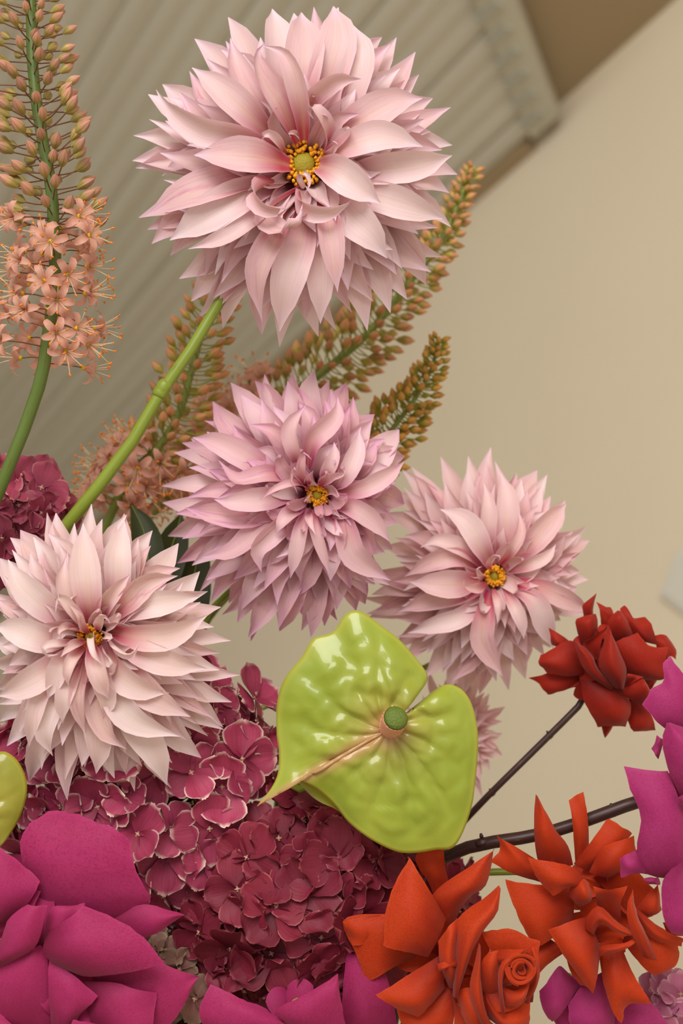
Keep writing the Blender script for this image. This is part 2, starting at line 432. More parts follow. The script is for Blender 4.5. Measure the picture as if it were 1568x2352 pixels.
def dahlia(name, label, cx, cy, z, tips, heroes, mat, seed, lay, stem, lift=1.0, group='pale pink dinner-plate dahlias', dense=1.0, disc=24, hw=.95):
    rnd = random.Random(seed)
    root = thing(name, label, 'dahlia', cx, cy, z, group); k = K(z)
    rel = [(x - cx, cy - y) for x, y in tips]
    R = sum(math.hypot(*t) for t in rel) / len(rel)
    ang = sorted((math.atan2(y, x), math.hypot(x, y)) for x, y in rel)
    def rad(a):
        a = (a + PI) % (2 * PI) - PI
        best = []
        for i in range(len(ang)):
            a0, r0 = ang[i]; a1, r1 = ang[(i + 1) % len(ang)]
            if i == len(ang) - 1: a1 += 2 * PI
            for aa in (a, a + 2 * PI):
                if a0 <= aa <= a1: f = (aa - a0) / max(1e-6, a1 - a0); return r0 + (r1 - r0) * f
        return R
    def add(a, rt, zb, zm, zt, W, bend, curl, roll, fl, rb=0.1, wid=WID, hook=0.0):
        e = Vector((math.cos(a), math.sin(a), 0)); s = Vector((-e.y, e.x, 0)); Zv = Vector((0, 0, 1))
        base = e * (rb * R) + Zv * zb * R
        p1 = e * (rt * 0.42) + s * bend * 0.5 * R + Zv * (zb * 0.35 + zm * 0.65) * R
        p2 = e * (rt * 0.76) + s * bend * R + Zv * zm * R
        p3 = e * rt + s * (bend * 0.35 + hook) * R + Zv * zt * R
        sp = [base, p1, p2, p3]
        if curl: sp.append(p3 + e * (-0.03 * R) + Zv * curl * R)
        phi = [(0, 0.9), (.3, fl), (.65, fl * 0.9), (1, fl * 1.5)]
        petal(sp, W * R, s, phi, k, 10, 6, wid, roll, rnd.uniform(-.45, .45), 0.09, rnd).build('petal', mat, root, True, k)
    # outermost, traced tips, with a second row between and behind them
    for (x, y) in rel:
        r = math.hypot(x, y) * 1.045; a = math.atan2(y, x)
        add(a, r, -.42, -.24 * lift, -.40 + rnd.uniform(-.05, .08), .116 + rnd.uniform(-.016, .02), rnd.uniform(-.08, .08), 0, rnd.uniform(-.35, .35), rnd.uniform(.45, 1.15))
    for (cnt, fr, zb, zm, zt, W, jit) in lay:
        cnt = int(cnt * dense); off = rnd.random() * 6
        for i in range(cnt):
            a = off + 2 * PI * (i + rnd.uniform(-.22, .22)) / cnt
            rt = rad(a) * (fr + rnd.uniform(-.05, .05))
            curl = 0 if fr > .4 else rnd.choice((0, .06, .1))
            add(a, rt, zb, zm + rnd.uniform(-.015, .015), zt + rnd.uniform(-.03, .04), W * rnd.uniform(.85, 1.15), rnd.uniform(-.07, .07), curl, rnd.uniform(-.22, .22), rnd.uniform(.45, 1.25) if fr > .35 else rnd.uniform(.8, 1.5), hook=rnd.uniform(-.06, .06))
    # petals traced one by one: (spine points x, y, z in photo pixels, half width, arc, roll)
    for h in heroes:
        sp = [Vector((x - cx, cy - y, zz + 22 * min(1, i / 1.5))) for i, (x, y, zz) in enumerate(h[0])]
        d = sp[-1] - sp[0]; s = Vector((-d.y, d.x, 0))
        if s.length < 1: s = Vector((1, 0, 0))
        s.normalize()
        W = h[1] * hw; fl = h[2] + .12; ro = h[3] if len(h) > 3 else 0.0
        petal(sp, W, s, [(0, max(.6, fl)), (.35, fl), (.7, fl), (1, fl * 1.4)], k, 14, 8, WID3, ro, rnd.uniform(-.2, .3), 0.09, rnd).build('petal', mat, root, True, k)
    # eye: green button ringed by orange florets
    eye = MB().ball((0, 0, .02 * R), disc * .62, 16, 8, (1, 1, .7)).build('eye', M['disc_green'], root, True, k)
    mb = MB()
    for i in range(130):
        a = rnd.random() * 2 * PI; r = disc * rnd.uniform(.55, 1.15); zz = .03 * R + rnd.uniform(-2, 9)
        p = Vector((r * math.cos(a), r * math.sin(a), zz))
        q = p + Vector((math.cos(a) * 3 + rnd.uniform(-3, 3), math.sin(a) * 3 + rnd.uniform(-3, 3), 7))
        fs = max(1.0, disc / 28); mb.tube([p - Vector((0, 0, 12)), p, q], [1.6 * fs, 2.2 * fs, 2.8 * fs], 5)
    tag(mb.build('disc_florets', M['disc_yellow'], root, True, k), 'ring of tiny orange florets', kind='stuff')
    # calyx and stalk behind
    MB().ball((0, 0, -.44 * R), .2 * R, 14, 8, (1, 1, .6)).build('calyx', M['stem_green'], root, True, k)
    inv = root.matrix_world.inverted()
    sp = [Vector((0, 0, -.46 * R)) * k] + [inv @ P(*q) for q in stem]
    mb = MB(); pts = spl(sp, 26); rr = [(.030 if R > 200 else .05) * R * k * (1 + (.55 if seed == 4 else -.25) * min(1, i / 11)) for i in range(len(pts))]
    mb.tube(pts, rr, 12); st = mb.build('stem', M['stem_green'], root)
    return root, st

def cr(ox, oy, s): return lambda x, y: (ox + x / s, oy + y / s)
LAY = [(30, .91, -.40, -.15, -.23, .112, 0), (28, .80, -.37, -.07, -.10, .11, 0), (24, .68, -.33, .01, .0, .105, 0), (19, .55, -.28, .08, .09, .10, 0), (14, .43, -.24, .11, .15, .085, 0), (9, .32, -.2, .12, .19, .065, 0)]

c = cr(280, 0, 1.96)
t1 = [c(*q) for q in [(465,5),(315,125),(180,295),(120,350),(45,545),(38,650),(55,705),(70,915),(105,960),(135,1045),(215,1090),(245,1180),(300,1285),(325,1340),(395,1380),(455,1410),(635,1440),(705,1495),(895,1450),(975,1420),(1085,1430),(1185,1355),(1270,1290),(1350,1220),(1390,1150),(1440,1080),(1465,975),(1465,810),(1500,735),(1480,600),(1465,415),(1390,380),(1320,275),(1300,170),(1220,105),(1175,95),(1035,85),(970,-20),(840,-30),(760,-10),(670,-5)]]
h1 = [
 ([(668,385,20),(610,382,62),(545,380,72),(490,376,62),(453,374,48)], 46, .45),
 ([(650,352,10),(560,330,60),(470,318,66),(405,275,60),(368,227,50)], 42, .9, -.5),
 ([(640,330,0),(570,275,50),(510,225,52),(446,171,28)], 40, .6),
 ([(690,338,10),(650,270,70),(612,215,95),(596,165,100),(612,140,96)], 40, 1.1, .25),
 ([(700,330,20),(695,270,80),(680,210,110),(655,165,112),(612,146,102)], 32, 1.0, -.5),
 ([(700,290,0),(720,245,60),(770,215,78),(828,206,60)], 32, .9, .7),
 ([(742,345,10),(752,325,55),(740,300,80),(718,278,92),(708,284,80),(722,300,72)], 26, .8, .8),
 ([(735,372,10),(800,352,52),(880,335,60),(968,350,30)], 40, .5),
 ([(740,340,-10),(820,295,30),(900,252,34),(968,235,10)], 48, .5),
 ([(730,385,20),(775,415,70),(820,448,70),(872,482,48)], 46, .75, .2),
 ([(640,420,10),(605,440,60),(590,475,86),(612,502,92),(650,500,90),(672,470,80)], 28, 1.2, .9),
 ([(690,430,0),(612,505,50),(650,545,76),(690,530,80),(697,490,74)], 32, .9, .6),
 ([(690,440,0),(700,490,50),(745,508,74),(800,484,62),(806,476,55)], 28, .9, .5),
 ([(745,420,0),(800,500,30),(850,550,30),(888,597,0)], 48, .55),
 ([(735,440,0),(755,520,40),(765,600,40),(775,675,8)], 36, .8),
 ([(705,450,-10),(690,560,20),(660,650,10),(640,757,-60)], 48, .6),
 ([(680,450,-10),(640,545,30),(600,630,10),(600,735,-60)], 42, .9, .3),
 ([(715,450,-20),(730,560,0),(735,660,-10),(735,738,-60)], 40, .5),
 ([(640,400,0),(540,425,20),(430,455,10),(335,490,-40)], 52, .5, .2),
 ([(645,415,0),(570,455,30),(480,505,20),(390,552,-20)], 52, .55),
 ([(650,440,0),(590,515,40),(520,560,36),(435,578,10)], 34, 1.1, .4),
 ([(700,300,-30),(690,215,10),(700,110,0),(690,8,-80)], 52, .6),
 ([(680,300,-40),(650,190,0),(640,90,-10),(622,0,-80)], 48, .7, .3),
 ([(720,310,-40),(745,210,0),(775,100,0),(765,-6,-80)], 54, .5),
 ([(740,320,-30),(800,220,0),(825,130,0),(812,46,-60)], 46, .6),
 ([(660,330,-30),(590,250,20),(550,170,20),(530,95,0)], 42, 1.0),
 ([(760,400,-20),(860,400,20),(960,385,0),(1040,350,-50)], 42, .6),
 ([(750,420,-20),(850,455,16),(940,480,0),(1020,495,-60)], 42, .55),
 ([(690,425,10),(698,445,40),(690,425,58),(705,418,60),(712,440,54),(700,462,50)], 11, 1.3),
 ([(655,360,10),(640,345,50),(620,332,66),(608,340,60),(622,352,52)], 17, 1.2),
 ([(690,330,10),(678,322,40),(665,326,48),(672,334,44)], 10, 1.2),
 ([(742,360,10),(765,362,50),(775,350,60),(762,345,62)], 12, 1.2),
]
d1, st1 = dahlia('dahlia', 'largest blush dahlia with a wide open orange eye, high on a bare green stem', 697, 378, 0, t1, h1, M['dahlia_a'], 4, LAY,
      [(520, 650, -130), (500, 700, -110), (440, 800, -90), (372, 898, -80), (280, 1050, -70), (150, 1210, -75), (122, 1285, -120), (150, 1400, -270), (185, 1490, -430), (240, 1900, -480), (440, 2400, -450), (690, 3000, -330)], disc=44)
for (px, py, r, nm) in ((372, 896, 17.5, 'stem_node'),):
    kk = K(-80); inv = d1.matrix_world.inverted()
    mb = MB(); a = inv @ P(362, 912, -80); b_ = inv @ P(384, 876, -80); pts = [a.lerp(b_, i / 6) for i in range(7)]
    mb.tube(pts, [r * kk * q for q in (.86, 1.02, 1.0, .98, 1.02, .95, .8)], 12); mb.build(nm, M['stem_green'], d1)

c = cr(350, 830, 2.613)
t2 = [c(*q) for q in [(985,55),(850,65),(690,75),(595,125),(470,130),(375,225),(400,325),(310,370),(235,450),(180,500),(130,560),(55,755),(60,830),(95,1050),(150,1210),(300,1380),(365,1440),(400,1500),(470,1450),(520,1560),(600,1675),(570,1640),(750,1610),(870,1600),(935,1640),(1015,1575),(1120,1540),(1210,1490),(1270,1450),(1430,1320),(1430,1120),(1500,870),(1510,580),(1465,400),(1340,330),(1160,125),(1070,115)]]
h2 = [([Vector((*c(x, y), zz)) for x, y, zz in pts], w_, f_, *(r_ if isinstance(r_, tuple) else (r_,))) for pts, w_, f_, r_ in [
 ([(900,640,20),(870,560,60),(840,420,70),(930,275,70)], 30, 1.1, -.3),
 ([(930,640,20),(960,480,40),(1100,340,30),(1110,220,10)], 34, .9, .3),
 ([(880,700,0),(700,690,50),(520,720,50),(410,600,40)], 32, 1.0, .4),
 ([(860,780,0),(640,620,20),(420,500,10),(235,455,-40)], 38, .6, 0),
 ([(860,800,0),(680,830,50),(500,850,60),(385,830,40)], 36, .8, .1),
 ([(860,830,0),(600,920,30),(380,910,20),(200,880,-10)], 38, .6, 0),
 ([(900,860,0),(700,960,30),(500,1130,20),(300,1175,-10)], 34, .7, .2),
 ([(910,880,0),(760,1000,40),(640,1120,40),(660,1260,20)], 34, .9, -.3),
 ([(900,890,10),(820,930,60),(780,980,64),(750,1030,50)], 26, .8, .4),
 ([(960,890,10),(980,1000,60),(1020,1130,50),(1070,1285,30)], 20, 1.1, 0),
 ([(930,880,10),(900,1000,50),(870,1150,40),(830,1300,10)], 26, .9, .2),
 ([(940,900,20),(950,970,70),(985,1040,76)], 13, 1.0, 0),
 ([(1040,880,10),(1150,970,30),(1200,1150,20),(1430,1315,-20)], 38, .6, 0),
 ([(1050,860,10),(1200,880,36),(1320,960,20),(1420,1080,0)], 30, .7, 0),
 ([(1050,760,10),(1150,700,40),(1220,560,30),(1240,410,0)], 30, .8, 0),
 ([(1040,740,10),(1050,660,50),(1090,580,50),(1090,490,30)], 22, .8, 0),
 ([(1060,790,10),(1250,770,40),(1400,690,20),(1510,600,-20)], 28, .7, 0),
 ([(930,760,20),(900,660,80),(920,560,90),(960,600,95)], 18, 1.2, 0),
 ([(940,760,20),(850,740,80),(760,770,90),(650,840,70)], 14, 1.1, .5),
 ([(930,740,20),(940,690,86),(930,660,92)], 14, 1.2, 0),
 ([(1000,740,20),(1080,690,80),(1150,680,86),(1140,650,80)], 18, 1.1, .3),
 ([(930,780,20),(870,700,70),(840,680,86),(880,800,80)], 11, 1.0, 0),
 ([(950,840,20),(930,830,66),(960,790,72)], 9, 1.0, 0),
 ]]
LAY2 = [(26, .92, -.40, -.10, -.22, .12, 0), (26, .80, -.36, .0, -.08, .115, 0), (22, .66, -.30, .08, .05, .11, 0), (16, .50, -.25, .14, .14, .095, 0), (11, .36, -.2, .16, .22, .07, 0), (8, .22, -.14, .14, .26, .05, 0)]
dahlia('dahlia', 'lilac-pink shaggy dahlia between the blush and the peach dahlias, eye half hidden by curled petals', 728, 1138, -150, t2, h2, M['dahlia_b'], 11, LAY2,
       [(640, 1270, -360), (470, 1420, -430), (420, 1650, -440), (500, 2200, -430), (680, 3000, -380)], disc=20, lift=.8, hw=.88)

c = cr(820, 1020, 2.703)
t3 = [c(*q) for q in [(870,45),(720,95),(550,100),(375,160),(310,185),(250,320),(190,460),(190,655),(60,800),(60,940),(95,1050),(115,1090),(245,1300),(310,1370),(440,1450),(590,1550),(700,1560),(790,1560),(970,1530),(1070,1460),(1220,1270),(1280,1100),(1470,1045),(1450,855),(1465,615),(1435,515),(1310,360),(1205,215),(1160,190),(1020,200)]]
h3 = [([Vector((*c(x, y), zz)) for x, y, zz in pts], w_, f_, r_) for pts, w_, f_, r_ in [
 ([(830,760,0),(760,640,30),(660,480,30),(510,405,0)], 40, .6, 0),
 ([(840,740,0),(800,560,20),(800,400,20),(780,235,-10)], 30, .9, 0),
 ([(860,740,0),(910,560,16),(920,350,10),(890,175,-30)], 38, .6, 0),
 ([(880,740,10),(930,650,60),(985,540,60),(980,410,40)], 22, 1.0, .2),
 ([(790,780,0),(640,650,30),(500,600,36),(385,640,20)], 32, .9, .3),
 ([(790,800,0),(620,700,30),(480,720,30),(290,820,0)], 34, .8, 0),
 ([(780,840,0),(620,860,40),(480,860,50),(320,850,30)], 44, .5, 0),
 ([(800,880,0),(640,930,20),(480,960,10),(250,1040,-20)], 34, .8, 0),
 ([(820,890,0),(640,1060,30),(480,1110,20),(310,1170,-10)], 34, .7, 0),
 ([(840,900,10),(850,980,60),(850,1100,50)], 16, 1.0, 0),
 ([(830,900,0),(780,1060,30),(760,1200,20),(900,1440,-10)], 40, .7, 0),
 ([(900,900,10),(960,1000,40),(1000,1090,36),(1020,1200,20)], 24, .8, 0),
 ([(930,880,10),(1080,960,30),(1140,1100,10),(1220,1270,-30)], 38, .6, 0),
 ([(930,850,10),(1100,880,20),(1280,960,0),(1465,1045,-40)], 34, .6, 0),
 ([(930,790,10),(1060,740,30),(1150,700,30),(1220,620,10)], 24, .9, 0),
 ([(900,760,10),(1080,600,20),(1200,460,10),(1300,370,-30)], 40, .6, 0),
 ([(830,780,20),(800,720,60),(830,680,72),(860,690,74),(850,720,70)], 13, 1.2, 0),
 ([(790,820,20),(740,800,60),(720,760,72),(750,750,74)], 14, 1.2, 0),
 ([(800,860,20),(700,890,60),(640,870,72),(640,830,76)], 20, 1.1, .3),
 ]]
dahlia('dahlia', 'peach-pink dahlia with small yellow eye next to the scarlet rose on a twig', 1134, 1323, -380, t3, h3, M['dahlia_c'], 23, LAY,
       [(1080, 1470, -620), (900, 1560, -540), (720, 1585, -480), (622, 1615, -440), (520, 1690, -440), (480, 1900, -430), (560, 2400, -420), (690, 3000, -380)], disc=19, hw=.78)

c = cr(0, 1150, 2.8)
t4 = [c(*q) for q in [(540,55),(720,115),(780,130),(925,230),(1070,300),(1205,470),(1280,620),(1355,715),(1420,935),(1485,1125),(1430,1310),(1385,1480),(1355,1500),(1275,1535),(1235,1675),(1050,1865),(930,1790),(810,1880),(680,1880),(600,1775),(405,1940),(130,1840),(160,1640),(0,1590),(-60,1450),(-80,1240),(-130,1050),(-100,900),(-90,600),(-60,400),(0,285),(60,230),(240,110),(320,110)]]
h4 = [([Vector((*c(x, y), zz)) for x, y, zz in pts], w_, f_, r_) for pts, w_, f_, r_ in [
 ([(590,800,0),(600,640,40),(580,420,40),(545,145,0)], 40, .5, 0),
 ([(560,800,0),(480,640,30),(440,500,30),(440,360,10)], 30, 1.0, .3),
 ([(650,780,0),(700,640,30),(770,560,30),(850,470,10)], 26, 1.0, .3),
 ([(660,780,0),(760,560,0),(770,340,0),(785,130,-60)], 36, .6, 0),
 ([(680,790,0),(830,640,20),(960,520,20),(1150,480,0)], 34, .8, .4),
 ([(690,800,0),(860,700,10),(1050,650,10),(1280,620,-40)], 34, .6, 0),
 ([(700,830,0),(900,860,40),(1120,850,36),(1340,730,0)], 38, .7, 0),
 ([(690,880,0),(900,950,30),(1120,1030,30),(1340,1070,10)], 38, .6, 0),
 ([(680,900,0),(780,1080,40),(920,1180,40),(1100,1220,20)], 40, .7, .2),
 ([(670,900,0),(850,1100,20),(1000,1250,20),(1230,1380,0)], 42, .6, 0),
 ([(650,900,0),(720,1150,20),(860,1380,20),(1160,1510,-10)], 40, .6, 0),
 ([(600,930,20),(660,1020,70),(690,1120,70),(725,1250,40)], 32, 1.2, 0),
 ([(560,930,20),(510,1010,70),(490,1080,70),(480,1170,50)], 22, 1.3, 0),
 ([(500,940,10),(420,1030,50),(390,1130,40),(330,1260,20)], 28, .8, 0),
 ([(500,910,0),(330,1080,30),(190,1170,30),(0,1250,0)], 40, .7, 0),
 ([(480,870,0),(330,880,30),(160,820,36),(-20,800,10)], 40, .6, 0),
 ([(490,830,0),(330,690,20),(180,540,30),(80,375,20)], 40, .5, 0),
 ([(540,930,0),(470,1160,40),(440,1260,40),(420,1420,10)], 28, .9, 0),
 ([(590,940,0),(540,1150,40),(530,1260,40),(560,1500,0)], 24, 1.0, 0),
 ([(650,930,0),(680,1140,40),(720,1250,36),(680,1400,10)], 30, .9, 0),
 ([(640,940,-10),(640,1280,20),(700,1480,10),(820,1590,-10)], 34, .8, 0),
 ([(600,950,-20),(640,1400,0),(640,1600,-20),(600,1775,-60)], 40, .6, 0),
 ([(660,950,-30),(860,1400,-20),(1000,1650,-40),(1050,1865,-90)], 44, .4, 0),
 ([(440,980,0),(300,1200,20),(230,1400,10),(180,1590,-30)], 26, .9, 0),
 ([(500,960,-10),(350,1300,10),(300,1480,0),(330,1650,-40)], 34, .8, 0),
 ([(560,830,20),(520,700,80),(440,600,96),(420,700,90)], 20, 1.2, .4),
 ([(640,830,20),(690,760,80),(720,710,96),(760,770,90)], 18, 1.3, .4),
 ([(680,860,20),(720,840,70),(770,850,80),(730,880,76)], 14, 1.2, .4),
 ([(700,870,20),(800,930,70),(880,960,80),(940,880,76)], 18, 1.2, .6),
 ([(520,840,20),(470,800,70),(440,820,84),(460,870,80)], 17, 1.3, .4),
 ([(500,900,20),(430,910,70),(350,920,84),(370,970,80),(430,960,76)], 17, 1.2, .4),
 ([(560,900,20),(500,920,60),(440,980,70)], 16, .9, .3),
 ([(620,890,20),(640,860,80),(660,950,90),(710,1030,76)], 14, 1.1, .3),
 ([(660,920,20),(720,990,60),(770,1020,76),(740,970,82)], 20, 1.2, .3),
 ([(580,850,20),(560,770,70),(560,720,80),(490,640,84)], 13, 1.0, .3),
 ]]
dahlia('dahlia', 'creamy pink dahlia with tightly curled petals around a green eye, resting on the hydrangea', 208, 1462, 85, t4, h4, M['dahlia_d'], 37, LAY,
       [(222, 1428, -200), (250, 1440, -360), (290, 1560, -450), (400, 2100, -450), (670, 3000, -360)], disc=22)

# fifth, half hidden behind the anthurium
t5 = [(1050 + 105 * math.cos(a) * q, 1690 + 150 * math.sin(a) * q) for a, q in [(i * 2 * PI / 18, 1 + .12 * math.sin(i * 2.7)) for i in range(18)]]
dahlia('dahlia', 'small blurred pink dahlia mostly hidden behind the green anthurium', 1045, 1690, -620, t5, [], M['dahlia_c'], 51, LAY,
       [(1000, 1900, -800), (800, 2500, -600), (720, 3000, -420)], disc=10, dense=.7)

# ------------------------------------------------------------------ hydrangeas
def sepal_mesh(mat, k, rr, seed):
    """one broad rounded sepal, attached at the origin and growing along +x, facing +z"""
    rnd = random.Random(seed); n, m = 7, 8; rows = []
    ph = rnd.random() * 6; cup = rnd.uniform(-.05, .22); crk = rnd.uniform(.03, .07)
    for i in range(n + 1):
        t = i / n; row = []
        w = rr * keys([(0, .10), (.2, .34), (.5, .56), (.75, .56), (.92, .40), (1, .20)], t)
        for j in range(m + 1):
            u = -1 + 2 * j / m
            x = rr * (t - .10 * u * u * t * t) ; y = w * u
            zz = rr * (cup * (u * u * .5 + t * t * .5) + crk * math.sin(ph + 5 * u + 4 * t) * t * t + .05 * math.sin(9 * u + ph) * (t ** 6)) - .10 * rr * math.exp(-(u * 3) ** 2) * t * (1 - t) * 2
            row.append((x + .02 * rr * math.sin(13 * u + ph) * t ** 4, y, zz))
        rows.append(row)
    return MB().grid(rows).mesh('sepal', mat, True, k)
def hydrangea(label, cx, cy, z, rx, ry, rz, mat, cnt, rr, seed, stem, vis=None, beside=()):
    rnd = random.Random(seed); k = K(z)
    root = thing('hydrangea', label, 'hydrangea', cx, cy, z, 'hydrangea heads')
    sm = [sepal_mesh(mat, k, rr, seed * 31 + i) for i in range(6)]
    eyeb = MB().ball((0, 0, 3), 4.5, 8, 5, (1, 1, .8))
    for q in range(4): eyeb.ball((5 * math.cos(q * 1.6), 5 * math.sin(q * 1.6), 4), 2.0, 6, 4)
    eyeb.tube([(0, 0, 0), (2, 1, -20), (0, 0, -60)], [2.5, 2.2, 2.2], 6)
    em = eyeb.mesh('floret', M['hyd_eye'], True, k)
    cuts = []                       # (normal, offset): planes where this head presses against a neighbour
    for (ox, oy, oz, frac) in beside:
        dv = Vector((ox - cx, cy - oy, oz - z)); cuts.append((dv.normalized(), dv.length * frac))
    def free(p, margin): return all(p.dot(nv) < off - margin for nv, off in cuts)
    n = 0; i = 0; tot = int(cnt * 2)
    placed = []
    while n < cnt and i < tot:
        f = (i + .5) / tot; i += 1
        zz = 1 - 1.75 * f; a = i * 2.39996 + rnd.uniform(-.15, .15); r = math.sqrt(max(0, 1 - zz * zz))
        d = Vector((r * math.cos(a), r * math.sin(a), zz))
        p = Vector((d.x * rx, d.y * ry, d.z * rz)) * rnd.uniform(.90, 1.06)
        if vis and not vis(cx + p.x, cy - p.y): continue
        if zz < -.35 or not free(p, .16 * rr): continue
        nrm = Vector((d.x / rx, d.y / ry, d.z / rz)).normalized()
        nrm = (nrm + Vector((rnd.gauss(0, .28), rnd.gauss(0, .28), rnd.uniform(0, .35)))).normalized()
        fo = link(bpy.data.objects.new('floret', em), root)
        qt = nrm.to_track_quat('Z', 'Y')
        fo.matrix_local = Matrix.Translation(p * k) @ qt.to_matrix().to_4x4() @ Matrix.Rotation(rnd.random() * 6.28, 4, 'Z')
        sc = rnd.uniform(.82, 1.15); tilt = rnd.uniform(-.1, .35)
        for q in range(4):
            so = link(bpy.data.objects.new('sepal', rnd.choice(sm)), fo)
            so.matrix_local = Matrix.Rotation(q * PI / 2 + rnd.uniform(-.12, .12), 4, 'Z') @ Matrix.Translation((2 * k, 0, (q % 2) * 3 * k)) @ Matrix.Rotation(-tilt + rnd.uniform(-.15, .15), 4, 'Y') @ Matrix.Rotation(rnd.uniform(-.25, .25), 4, 'X') @ Matrix.Scale(sc * rnd.uniform(.88, 1.1), 4)
        n += 1
    # the inside of the head: a thicket of stalks and shaded florets
    mb = MB()
    for j in range(150):
        a = rnd.random() * 6.28; zz = rnd.uniform(-.5, 1); r = math.sqrt(max(0, 1 - zz * zz))
        d = Vector((r * math.cos(a), r * math.sin(a), zz)); p = Vector((d.x * rx, d.y * ry, d.z * rz))
        q = p * rnd.uniform(.58, .72)
        if not free(q, .22 * rr): continue
        s = d.orthogonal().normalized(); s = (Matrix.Rotation(rnd.random() * 6.28, 3, d) @ s); t = d.cross(s)
        w2 = rr * .62; rows = []
        for u in range(5):
            for_r = []
            for v in range(5):
                uu = (u - 2) / 2; vv = (v - 2) / 2; g = math.sqrt(max(0.0, 1 - .42 * min(1.0, (uu * uu * vv * vv))))
                for_r.append(q + s * (uu * w2 * g) + t * (vv * w2 * g) - d * (uu * uu + vv * vv) * w2 * .2)
            rows.append(for_r)
        mb.grid(rows)
    tag(mb.build('inner_florets', mat, root, True, k), 'shaded florets inside the head', kind='stuff')
    mb = MB()
    for j in range(40):
        a = rnd.random() * 6.28; zz = rnd.uniform(-.3, .9); r = math.sqrt(1 - zz * zz)
        if not free(Vector((r * math.cos(a) * rx, r * math.sin(a) * ry, zz * rz)) * .8, 10): continue
        mb.tube([(0, -ry * .3, -rz * .5), (r * math.cos(a) * rx * .45, r * math.sin(a) * ry * .45, zz * rz * .5), (r * math.cos(a) * rx * .8, r * math.sin(a) * ry * .8, zz * rz * .8)], 4, 5)
    tag(mb.build('branchlets', M['hyd_stalk'], root, True, k), kind='stuff')
    inv = root.matrix_world.inverted(); pts = spl([Vector((0, -ry * .2, -rz * .4)) * k] + [inv @ P(*q) for q in stem], 16)
    MB().tube(pts, 9 * k, 8).build('stem', M['twig'], root)
    return root
HA, HB, HD, HF = (335, 1812, -225), (665, 2050, -215), (385, 2310, -120), (960, 2075, -360)     # centres of the heads that touch
hydrangea('cream-edged rose hydrangea head between the creamy dahlia and the magenta rose', 335, 1812, -225, 312, 325, 170, M['hyd_a'], 72, 74, 3, [(520, 2500, -300), (680, 3000, -340)], vis=lambda x, y: y > 1450, beside=[HB + (.58,), HD + (.68,)])
hydrangea('deep burgundy hydrangea head directly below the green anthurium', 665, 2050, -215, 275, 255, 190, M['hyd_b'], 70, 80, 8, [(680, 2500, -320), (690, 3000, -350)], beside=[HA + (.42,), HD + (.66,), HF + (.72,)])
hydrangea('small rosy pink hydrangea head behind the foot of the tall foxtail lily', 30, 1195, -235, 130, 128, 100, M['hyd_c'], 30, 62, 13, [(40, 1450, -460), (200, 1900, -490), (640, 3000, -350)])
hydrangea('pale greenish hydrangea head peeping out beneath the big magenta rose', 385, 2310, -120, 100, 150, 80, M['hyd_d'], 26, 52, 17, [(520, 2700, -300), (660, 3000, -340)], beside=[HA + (.32,), HB + (.27,)])
hydrangea('pale pink hydrangea head below the spiky orange-red rose', 1535, 2370, -195, 95, 130, 90, M['hyd_e'], 24, 66, 21, [(1100, 2800, -250), (760, 3000, -330)])
hydrangea('mauve hydrangea head half hidden by the anthurium and the orange-red rose', 960, 2075, -360, 110, 110, 90, M['hyd_b'], 26, 56, 27, [(850, 2600, -400), (720, 3000, -360)], beside=[HB + (.24,)])

# ------------------------------------------------------------------ foxtail lilies
def bud_mesh(mat, k, L, W, seed):
    rnd = random.Random(seed); rows = []; n = 8; seg = 12; uv = []
    for i in range(n + 1):
        t = i / n; r = W * keys([(0, .12), (.15, .55), (.45, 1.0), (.7, .78), (.9, .3), (1, .04)], t)
        rows.append([(r * (1 + .07 * math.cos(6 * (2 * PI * j / seg))) * math.cos(2 * PI * j / seg), r * (1 + .07 * math.cos(6 * (2 * PI * j / seg))) * math.sin(2 * PI * j / seg), L * t) for j in range(seg + 1)])
        uv.append([(j / seg, t) for j in range(seg + 1)])
    return MB().grid(rows, uv).mesh('bud', mat, True, k)
def blossom_meshes(k, R):
    pm = petal([(2, 0, 0), (R * .35, 0, R * .25), (R * .68, 0, R * .30), (R * .9, 0, R * .05), (R * .9, 0, -R * .15)], R * .22, (0, 1, 0), [(0, .7), (.5, .4), (1, .5)], k, 6, 4, WID2)
    em = MB().ball((0, 0, 2), R * .14, 8, 5)
    st = MB(); an = MB()
    rnd = random.Random(5)
    for q in range(6):
        a = q * PI / 3 + .5; l = R * rnd.uniform(1.0, 1.5); sp = rnd.uniform(.35, .75)
        e = Vector((math.cos(a) * sp * l, math.sin(a) * sp * l, l))
        st.tube([(0, 0, 2), e * .5 + Vector((0, 0, l * .1)), e], .9, 4)
        d = Vector((rnd.uniform(-1, 1), rnd.uniform(-1, 1), rnd.uniform(-.3, 1))).normalized()
        an.tube([e - d * 5, e, e + d * 5], [1.2, 2.6, 1.2], 5)
    return pm.mesh('petal', M['ere_petal'], True, k), em.mesh('blossom', M['ere_eye'], True, k), st.mesh('stamens', M['filament'], True, k), an.mesh('anthers', M['anther'], True, k)
